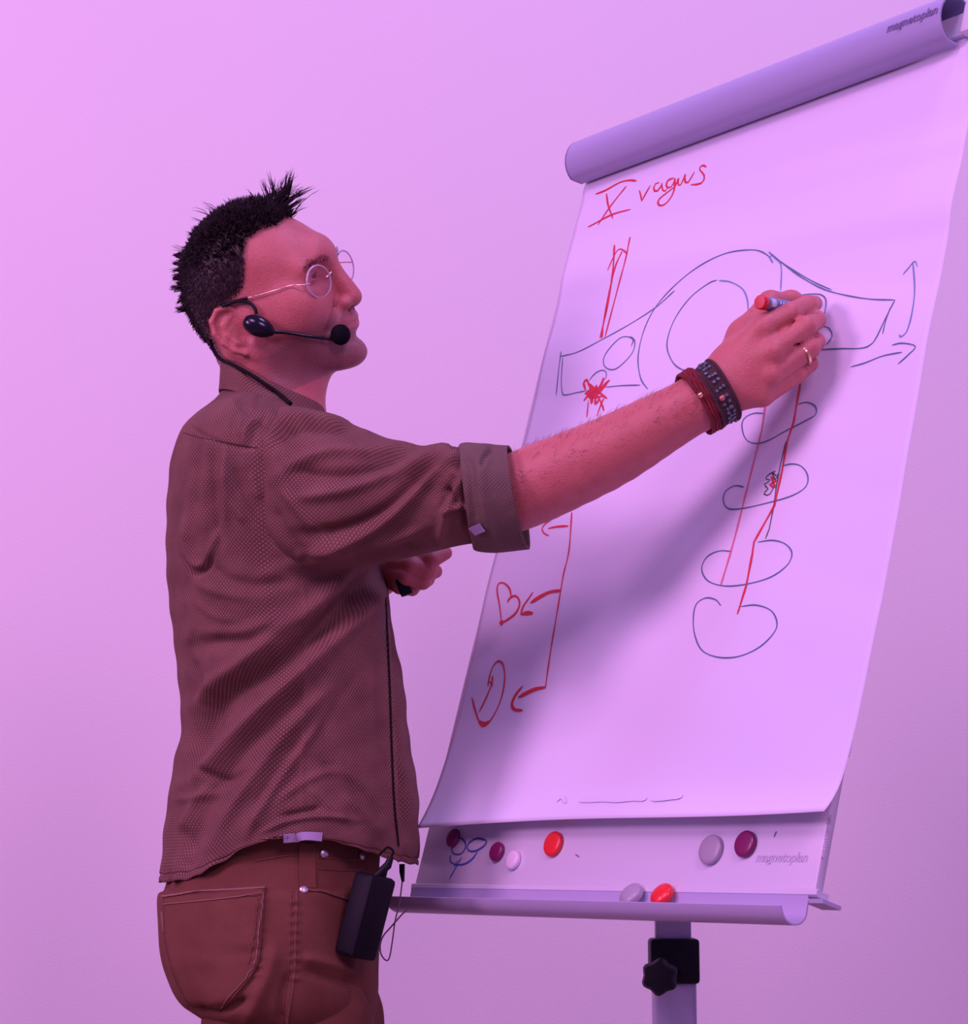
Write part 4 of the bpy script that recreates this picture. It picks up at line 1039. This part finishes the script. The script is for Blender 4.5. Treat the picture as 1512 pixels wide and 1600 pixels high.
# ---- trousers
PR = [(285, 1300, 596, 1300, 2.74, .146, 2.4, 0, 0, 1, 1), (272, 1350, 594, 1345, 2.74, .150, 2.4, 0, 0, 1, 1), (263, 1390, 593, 1384, 2.74, .158, 2.4, 0, 0, 1, 1), (253, 1402, 592, 1400, 2.74, .168, 2.4, 0, 0, 1, 1), (254, 1460, 592, 1460, 2.74, .176, 2.4, 0, 0, 1, 1),
      (264, 1515, 590, 1520, 2.74, .178, 2.4, 0, 0, 1, 1), (280, 1555, 588, 1560, 2.74, .172, 2.4, 0, -6, 1, 1), (310, 1582, 584, 1600, 2.74, .150, 2.3, 0, -6, 1, 1), (360, 1600, 570, 1640, 2.74, .110, 2.1, 0, 0, 1, 1)]
PV, puv = loft(PR, 170, 360, 1.1); PN = gridnormals(PV)
PF = [([(385, 1600), (400, 1560), (420, 1520), (428, 1480)], 4, 12), ([(300, 1575), (340, 1580), (390, 1560)], -5, 7), ([(470, 1495), (510, 1505), (560, 1520)], 3, 8), ([(470, 1515), (515, 1530), (560, 1540)], -2.5, 8),
      ([(452, 1520), (440, 1560), (440, 1600)], -3, 7), ([(340, 1492), (390, 1485), (410, 1478)], -1.6, 5), ([(268, 1510), (300, 1500), (340, 1508)], 1.5, 9), ([(540, 1520), (560, 1560), (570, 1600)], -2.4, 10)]
for k in range(9):
    y = 1405 + k * 15
    PF += [([(383, y), (398, y - 3), (410, y - 1)], 1.6 * (1 if k % 2 else .7), 3.2), ([(452, y + 5), (462, y + 3), (468, y + 6)], 1.2, 3.2)]
PV2 = PV + PN * (folds(PV, PN, PF, True) + wr_noise(puv, 1.0, 12))[..., None]
tr = garment('trousers', PV2, puv, M['denim'], man, .0015); tree_of('trousers', PV2)
def leg(yc, dx, nm):
    def Wp(x, z): # world x,z -> px,py on plane yc
        P = np.array([x, yc, z]); return [float(q) for q in proj(P)]
    r = [[*(at(370 + dx, 1500, yc)[[0, 2]]), *(at(530 + dx, 1500, yc)[[0, 2]]), .040], [*(at(335 + dx, 1550, yc)[[0, 2]]), *(at(568 + dx, 1550, yc)[[0, 2]]), .056]]
    r.append([*(at(316 + dx, 1600, yc)[[0, 2]]), *(at(578 + dx, 1615, yc)[[0, 2]]), .074])
    xa = at(448 + dx, 1600, yc)[0]
    for z, c, hw, b in ((.70, .0, .086, .080), (.52, .004, .070, .068), (.35, -.012, .066, .062), (.18, -.025, .056, .054), (.07, -.03, .052, .052)): r.append([xa + c - hw, z, xa + c + hw, z, b])
    rg = [(*Wp(q[0], q[1]), *Wp(q[2], q[3]), yc, q[4], 2.1, 0, 0, 1, 1) for q in r]
    LV, lu = loft(rg, 150, 160, .6); Ln = gridnormals(LV); LV = LV + Ln * wr_noise(lu, 3.0, 30 + int(dx))[..., None]
    garment('trouser_leg', LV, lu, M['denim'], tr, .0015)
    mb = MB(); x0 = xa - .03
    D2 = Field(); D2.cap((x0 - .035, yc, .045), (x0 + .06, yc, .040), .042, .040, k=.02, flat=(0, 1, 0), fs=1.1); D2.cap((x0 + .06, yc, .035), (x0 + .165, yc - .01, .028), .042, .032, k=.03); D2.cap((x0, yc, .05), (x0, yc, .11), .042, .042, k=.02)
    D2.ops.append(('s', lambda p: p[:, 2] - .008, .002))
    v, f = D2.mesh((x0 - .12, yc - .1, -.03), (x0 + .24, yc + .1, .19), .006); mk('shoe', v, f, M['shoe'], man)
leg(2.655, 0, 'near'); leg(2.825, 22, 'far')

# ------------------------------------------------------------------ helpers that find the surface seen at a point
def hit(px, py, keys=None, body=True):
    d = Vector(ray(px, py)).normalized(); best = None
    for k in (keys if keys is not None else trees): 
        r = trees[k].ray_cast(Vector(CAM), d, 8)
        if r[0] is not None and (best is None or r[3] < best[3]): best = r
    if body:
        r = body_tree.ray_cast(Vector(CAM), d, 8)
        if r[0] is not None and (best is None or r[3] < best[3]): best = r
    if best is None: return None, None
    n = np.array(best[1]); 
    if n @ np.array(d) > 0: n = -n
    return np.array(best[0]), n
def on_surf(pts, off, keys=None, body=False, step=4.0, sm=True):
    P = np.asarray(pts, float); L = np.linalg.norm(np.diff(P, axis=0), axis=1).sum(); m = max(4, int(L / step))
    Q = spline(P, m) if sm or len(P) == 2 else P
    out, nn = [], []
    for q in Q:
        h, n = hit(q[0], q[1], keys, body)
        if h is None: continue
        out.append(h + n * off); nn.append(n)
    return np.array(out), np.array(nn)
def ribbon(name, pts, w, mat, parent, off=.0012, keys=None, th=.0010, body=False, sm=True):
    P, Nn = on_surf(pts, off, keys, body, sm=sm)
    T = np.gradient(P, axis=0); T /= np.linalg.norm(T, axis=1)[:, None] + 1e-9; S_ = np.cross(T, Nn); S_ /= np.linalg.norm(S_, axis=1)[:, None] + 1e-9
    m = len(P); rows = [P + S_ * w / 2 - Nn * th, P + S_ * w / 2, P - S_ * w / 2, P - S_ * w / 2 - Nn * th]
    V = np.concatenate(rows); fs = []
    for r in range(4):
        r2 = (r + 1) % 4
        for i in range(m - 1): fs.append((r * m + i, r * m + i + 1, r2 * m + i + 1, r2 * m + i))
    fs += [(0, m, 2 * m, 3 * m), (3 * m + m - 1, 2 * m + m - 1, m + m - 1, m - 1)]
    return MB().add(V, fs).build(name, mat, parent)
def patch(name, left, right, mat, parent, off=.002, keys=None, nu=24, nv=24, th=.0018):
    Lf, Rt = spline(left, nv), spline(right, nv); V = []
    last = None
    for j in range(nv):
        for i in range(nu):
            q = Lf[j] + (Rt[j] - Lf[j]) * i / (nu - 1); h, n = hit(q[0], q[1], keys, False)
            if h is None: h = last if last is not None else at(q[0], q[1], 2.7); n = np.array([0, -1, 0])
            last = h; V.append(h + n * off)
    fs = [(j * nu + i, (j + 1) * nu + i, (j + 1) * nu + i + 1, j * nu + i + 1) for j in range(nv - 1) for i in range(nu - 1)]
    o = mk(name, V, fs, mat, parent); so = o.modifiers.new('thickness', 'SOLIDIFY'); so.thickness = th; so.offset = 0
    return o
T_ = ['trousers']
# ---- trouser details
pk = patch('back_pocket', [(257, 1401), (262, 1480), (290, 1559), (322, 1574)], [(415, 1386), (409, 1455), (400, 1515), (345, 1580)], M['denim'], tr, .0020, T_)
ribbon('pocket_hem', [(257, 1402), (330, 1395), (414, 1388)], .0022, M['denimdark'], pk, .0042, T_)
ribbon('stitching', [(259, 1413), (330, 1407), (412, 1399)], .0012, M['denimdark'], pk, .0040, T_)
ribbon('stitching', [(410, 1400), (404, 1455), (395, 1512), (343, 1574)], .0012, M['denimdark'], pk, .0040, T_)
ribbon('stitching', [(403, 1402), (398, 1455), (389, 1508)], .0010, M['stitch'], pk, .0040, T_)
ribbon('belt_loop', [(480, 1318), (479, 1350), (480, 1388)], .0190, M['denim'], tr, .0030, T_, .0020)
ribbon('side_seam', [(463, 1392), (461, 1450), (459, 1520), (448, 1600)], .0030, M['stitch'], tr, .0012, T_)
ribbon('side_seam', [(455, 1392), (453, 1450), (450, 1520), (440, 1600)], .0012, M['stitch'], tr, .0010, T_)
ribbon('front_pocket_edge', [(470, 1388), (500, 1393), (530, 1400), (560, 1408)], .0045, M['stitch'], tr, .0022, T_)
ribbon('coin_pocket_seam', [(498, 1340), (530, 1342), (572, 1343)], .0016, M['stitch'], tr, .0012, T_)
ribbon('coin_pocket_seam', [(498, 1358), (530, 1360), (560, 1361)], .0012, M['stitch'], tr, .0012, T_)
ribbon('waist_seam', [(400, 1345), (440, 1338), (466, 1335)], .0014, M['stitch'], tr, .0012, T_)
for x, y in ((505, 1334), (563, 1337), (474, 1391)):
    h, n = hit(x, y, T_, False); MB().lathe(h + n * .002, n, [(.0050, -.001), (.0050, .0010), (.0032, .0022), (.0004, .0024)], 16).build('rivet', M['rivet'], tr)
h_, n_ = hit(262, 1440, T_, False)
ribbon('label_tab', [(254.5, 1425), (256, 1440), (257.5, 1455)], .006, M['denimdark'], tr, .002, T_)
# ---- shirt details
ribbon('hem_tag', [(443, 1309), (470, 1308), (502, 1308)], .0100, M['ribbon'], shirt, .0035, ['shirt'], .0016)
ribbon('sleeve_tab', [(738, 829), (746, 826), (755, 822)], .0110, M['ribbon'], cu, .0030, ['cuff'])
ribbon('placket_gap_shade', [(602, 935), (603, 956), (606, 1020), (609, 1090), (612, 1180), (616, 1260), (622, 1322)], .0024, M['cable'], shirt, .0012, ['shirt'])  # black ribbon painted in for the shade in the opening between the front panels
ribbon('yoke_seam', [(286, 676), (310, 683), (340, 689), (370, 695), (402, 700)], .0009, M['seamdark'], shirt, .0003, ['shirt'])
# ---- eyeglasses
def lensc(px, py, lx, ly, lz): Y = hl((lx, ly, lz))[1]; return at(px, py, Y)
cn, cf = lensc(498, 440, .1025, -.0335, .018), lensc(539, 416, .1025, .0335, .018)
gl = empty('eyeglasses', (cn + cf) / 2, 'round thin-framed eyeglasses with a gold wire temple on the man\'s face', 'eyeglasses')
for c, sg in ((cn, -1), (cf, 1)):
    fx = HR @ np.array([1, -.42 if sg < 0 else -.16, -.06]); fx /= np.linalg.norm(fx); e1 = (cf - cn) / np.linalg.norm(cf - cn); e1 = e1 - fx * (e1 @ fx); e1 /= np.linalg.norm(e1); e2 = np.cross(fx, e1)
    q = np.linspace(0, 2 * math.pi, 41); R1, R2 = .0208, .0196
    P = c + np.cos(q)[:, None] * e1 * R1 + np.sin(q)[:, None] * e2 * R2
    MB().tube(P, .0012, 8, cap=False).build('rim', M['frame'], gl)
    MB().lathe(c, fx, [(R2 - .0006, -.0008), (R2 - .0002, 0), (R2 - .0006, .0008), (.0002, .0022)], 36, side=e1).build('lens', M['lens'], gl)
b1 = cn + (cf - cn) / np.linalg.norm(cf - cn) * .0200; b2 = cf - (cf - cn) / np.linalg.norm(cf - cn) * .0200
MB().tube(spline([b1, (b1 + b2) / 2 + HR @ np.array([.004, 0, .004]), b2], 12), .0009, 8).build('bridge', M['goldwire'], gl)
P0_ = cn - (cf - cn) / np.linalg.norm(cf - cn) * .0202 + HR @ np.array([-.001, 0, .003])
def nearY(px, py, off): 
    h, n = hit(px, py, [], True); return h + n * off if h is not None else at(px, py, 2.64)
tp = [P0_, P0_ + HR @ np.array([-.006, -.004, .001])] + [nearY(x, y, .0035) for x, y in ((455, 448), (430, 455), (405, 461), (386, 466))]
MB().tube(spline(tp, 30), .00065, 8).build('temple', M['goldwire'], gl)
tq = [nearY(x, y, .004) for x, y in ((388, 465.5), (372, 469), (356, 474))] + [nearY(345, 480, .003)]
MB().tube(spline(tq, 14), .0021, 8).build('temple_tip', M['black'], gl)
h2 = [cf + (cf - cn) / np.linalg.norm(cf - cn) * .0202, hl((.060, .078, .018)), hl((.01, .084, .020))]
MB().tube(spline(h2, 20), .00085, 8).build('temple', M['goldwire'], gl)
# ---- headset microphone
cap_c = nearY(406, 507, .010)
hs = empty('headset_microphone', cap_c, 'black headset microphone hooked over the right ear with a foam ball at the mouth', 'microphone')
a, b = nearY(392, 500, .011), nearY(422, 512, .012); ax_ = b - a; ax_ /= np.linalg.norm(ax_)
mb = MB(); Lh = .019
mb.lathe((a + b) / 2, ax_, [(.0008, -Lh), (.0055, -Lh * .92), (.0090, -Lh * .65), (.0112, -Lh * .2), (.0112, Lh * .1), (.0098, Lh * .5), (.0072, Lh * .8), (.0045, Lh * 1.0), (.0030, Lh * 1.12), (.0006, Lh * 1.14)], 24, side=(0, 1, 0), sq=1.15)
mb.build('ear_capsule', M['blackgloss'], hs)
ball = at(532, 523, hl((.098, -.030, -.055))[1] - .006)
bo = [b + ax_ * .004, at(450, 520, (b[1] * .75 + ball[1] * .25)), at(485, 526, (b[1] * .45 + ball[1] * .55) - .002), at(522, 531, ball[1])]
MB().tube(spline(bo, 24), np.linspace(.0024, .0017, 24), 10).build('boom', M['blackgloss'], hs)
bj = at(505, 528, bo[2][1] * .4 + bo[3][1] * .6); MB().tube([bj - (bo[3] - bo[2]) * .06, bj + (bo[3] - bo[2]) * .10], .0024, 10).build('boom_joint', M['black'], hs)
Fd = Field(); Fd.ell(ball, (.0120, .0120, .0128), k=0)
v, f = Fd.mesh(ball - .02, ball + .02, .0012)
dd = v - ball; v = ball + dd * (1 + .028 * np.sin(dd[:, :1] * 2600) * np.sin(dd[:, 1:2] * 2500 + 1) + .02 * np.sin(dd[:, 2:] * 2900))
mk('foam_windscreen', v, f, M['foam'], hs)
hk = [nearY(x, y, .0045) for x, y in ((402, 491), (400, 483), (392, 474), (376, 470), (360, 474), (348, 482))]
MB().tube(spline(hk, 26), .0021, 8).build('ear_hook', M['black'], hs)
nk = []
for x, y in ((331, 528), (338, 548), (348, 562), (368, 574), (392, 587), (415, 602), (435, 619), (452, 634)):
    h, n = hit(x, y); nk.append(h + n * .0030 if h is not None else at(x, y, 2.70))
nk = np.array(nk); nk[:, 1] = np.minimum(nk[:, 1], np.array([2.70, 2.70] + [9] * (len(nk) - 2)))
MB().tube(spline(nk, 40), np.linspace(.0020, .0026, 40), 8).build('neck_cable', M['cable'], hs)
# ---- bracelets on the right wrist
def band_pts(top, bot, Y, depth, n=48, shift=0):
    t0, b0 = at(top[0] + shift, top[1], Y), at(bot[0] + shift, bot[1], Y); c = (t0 + b0) / 2; e = (t0 - b0) / 2
    q = np.linspace(0, 2 * math.pi, n + 1)
    pw = lambda t: math.copysign(abs(t) ** .8, t)
    return np.array([c + e * 1.09 * pw(math.cos(a)) + np.array([-.09 * depth * math.sin(a), depth * pw(math.sin(a)), 0]) for a in q]), c
br = empty('cord_bracelet', band_pts((1066, 588), (1121, 664), 2.456, .027)[1], 'dark red multi-strand cord bracelet on the right wrist, nearest the elbow', 'bracelet')
for k in range(5):
    P, c = band_pts((1061 + k * 3.6, 592 - k * 2.3), (1111 + k * 4.6, 671 - k * 2.6), 2.4565, .0335 + .0006 * (k % 2)); 
    P += np.sin(np.arange(len(P)) * (1.1 + .2 * k))[:, None] * .0005
    MB().tube(P, .0021, 8, cap=False).build('cord', M['redband'], br)
bd = empty('woven_bracelet', band_pts((1092, 574), (1140, 656), 2.452, .027)[1], 'brown woven bracelet with dark blue-grey beads on the right wrist, nearest the hand', 'bracelet')
rows = [band_pts((1080 + k * 4.2, 586 - k * 2.9), (1126 + k * 4.3, 664 - k * 2.3), 2.4535, .0325 + .0014 * math.sin(math.pi * k / 6) , 64)[0] for k in range(7)]
rows = np.array(rows); out = rows - rows.mean(1, keepdims=True); out /= np.linalg.norm(out, axis=2)[..., None]
Vb = np.concatenate([rows, (rows - out * .0022)[::-1]]); R_, Cn_ = Vb.shape[:2]
fs = [((r) * Cn_ + i, r * Cn_ + i + 1, ((r + 1) % R_) * Cn_ + i + 1, ((r + 1) % R_) * Cn_ + i) for r in range(R_) for i in range(Cn_ - 1)]
MB().add(Vb.reshape(-1, 3), fs).build('woven_strap', M['brownband'], bd)
for k in (0, 6): MB().tube(rows[k], .0019, 8, cap=False).build('edge_cord', M['brownband'], bd)
for k in range(34, 63, 2):
    for r in (2, 3, 4):
        if rng.uniform() < .8:
            p = rows[r][k] + out[r][k] * .0006; e = rng.normal(size=3) * .0006
            MB().lathe(p + e, out[r][k], [(.0003, -.0016), (.0018, -.0008), (.0021, 0), (.0018, .0010), (.0004, .0016)], 8).build('bead', M['bead'], bd)
for x, y, m_ in ((1128, 622, 'pinkbead'), (1094, 617, 'gold')):
    p = at(x, y, 2.4165); MB().lathe(p, (0, -1, 0), [(.0004, -.003), (.0028, -.0016), (.0034, 0), (.0028, .0016), (.0004, .003)], 12).build('charm', M[m_], bd)
# ---- ring on the ring finger
ra, rb_ = at(*mcp['ring']), at(1266, 548, 2.435); fd = (rb_ - ra) / np.linalg.norm(rb_ - ra); rc = ra + (rb_ - ra) * .84
e1 = np.cross(fd, np.array([0, 1.0, 0])); e1 /= np.linalg.norm(e1); e2 = np.cross(fd, e1); q = np.linspace(0, 2 * math.pi, 41)
rgm = MB()
for o_ in (-.0008, 0, .0008): rgm.tube([rc + fd * o_ + (e1 * math.cos(t) + e2 * math.sin(t)) * (.0121) for t in q], .0010, 8, cap=False)
tag(rgm.build('finger_ring', M['gold']), 'plain gold ring on the ring finger of the writing hand', 'ring')
# ---- marker in the right hand
uu, vv = on_board(1284, 492, .006); tipP = paper(uu, vv, .0005); endP = at(1186.5, 472, 2.418)
md = tipP - endP; ML = np.linalg.norm(md); md /= ML
mk_ = empty('marker_pen', endP, 'blue-grey marker pen with a red end plug held in the writing hand against the paper', 'marker')
MB().lathe(endP, md, [(.0002, -.0006), (.0070, -.0004), (.0081, .0008), (.0081, .0085), (.0074, .0095), (.0074, .0105)], 32).build('end_plug', M['markerred'], mk_)
MB().lathe(endP, md, [(.0072, .0095), (.0078, .0100), (.0078, ML * .70), (.0070, ML * .72)], 32).build('barrel', M['markerblue'], mk_)
MB().lathe(endP, md, [(.0066, ML * .71), (.0066, ML * .78), (.0046, ML * .90), (.0034, ML * .955), (.0030, ML * .96)], 24).build('nib_holder', M['nibwhite'], mk_)
MB().lathe(endP, md, [(.0020, ML * .95), (.0019, ML * .985), (.0010, ML)], 16).build('nib', M['redink'], mk_)
def wrapped(u0, u1, a0, a1, r=.00795):   # label piece on the barrel
    s1 = np.cross(md, np.array([0, 0, 1.0])); s1 /= np.linalg.norm(s1); s2 = np.cross(s1, md); s2 = s2 if s2[2] > 0 else -s2; s1 = s1 if s1[1] < 0 else -s1
    V = [endP + md * (u0 + (u1 - u0) * i / 3) + r * (s1 * math.cos(a0 + (a1 - a0) * j / 7) + s2 * math.sin(a0 + (a1 - a0) * j / 7)) for i in range(4) for j in range(8)]
    return V, [(i * 8 + j, i * 8 + j + 1, (i + 1) * 8 + j + 1, (i + 1) * 8 + j) for i in range(3) for j in range(7)]
MB().add(*wrapped(.013, .022, -.6, .6)).build('white_label', M['markerlabel'], mk_)
MB().add(*wrapped(.026, .080, -1.5, -.35)).build('dark_label_band', M['markerdark'], mk_)
lb = MB()
for k in range(9): lb.add(*wrapped(.028 + k * .0055, .0312 + k * .0055, -.05 + .03 * (k % 2), .38 - .05 * (k % 3), .0081))
o = lb.build('label_lettering', M['markerlabel'], mk_); o['kind'] = 'stuff'
# ---- small black object in the left hand
c = at(631, 917, 2.700); lo_ = MB().box(c, at(636, 930, 2.700) - c, (0.0, .006, 0), np.array(at(640, 914, 2.700)) - c, bev=.002).build('clicker', M['black'])
tag(lo_, 'small black object held in the man\'s left fist, in front of his belly', 'remote')
# ---- transmitter pack at the hip
def bp(px, py, Y=2.600): return at(px, py, Y)
top_c, bot_c = bp(588, 1366), bp(554, 1497)
e3 = (top_c - bot_c) / 2; U3 = e3 / np.linalg.norm(e3)
w1 = np.array([.80, -.60, 0]); w1 -= U3 * (w1 @ U3); w1 /= np.linalg.norm(w1); w2 = np.cross(U3, w1)
pc = (top_c + bot_c) / 2
pack = empty('transmitter_pack', pc, 'black wireless microphone transmitter pack clipped at the man\'s hip below the shirt hem', 'transmitter')
MB().box(pc, w1 * .0150, w2 * .0225, e3 * .985, bev=.0055).build('case', M['packblack'], pack)
MB().box(pc + w1 * .0150 - e3 * .1, w1 * .0006, w2 * .017, e3 * .6, bev=.0004).build('battery_door', M['packblack'], pack)
MB().tube([top_c + w2 * -.004 - U3 * .006, bp(606, 1352), bp(611, 1338)], [.0046, .0048, .0034], 12).build('plug', M['black'], pack)
MB().tube([top_c + w2 * .012 - U3 * .003, top_c + w2 * .012 + U3 * .010], .004, 12).build('antenna_socket', M['black'], pack)
MB().tube(spline([bp(611, 1340), bp(614, 1330), bp(606, 1324), bp(598, 1330), bp(592, 1336)], 20), .0014, 8).build('cable', M['cable'], pack)
# ---- thin cord hanging below the shirt front
cord = empty('hanging_cord', at(628, 1362, 2.70), 'thin loop of grey cord hanging below the front of the shirt beside the tray', 'cord')
MB().tube([at(628, 1350, 2.70), at(628, 1362, 2.70), at(629.5, 1378, 2.70)], [.0035, .0034, .0018], 10).build('cord_lock', M['black'], cord)
MB().tube(spline([at(x, y, 2.70 + (.004 if k > 5 else 0)) for k, (x, y) in enumerate([(629, 1372), (624, 1410), (617, 1440), (613, 1470), (608, 1497), (602, 1500), (595, 1490), (594, 1476), (599, 1462), (612, 1447), (625, 1432), (636, 1421)])], 70), .0010, 6).build('loop', M['wire'], cord)
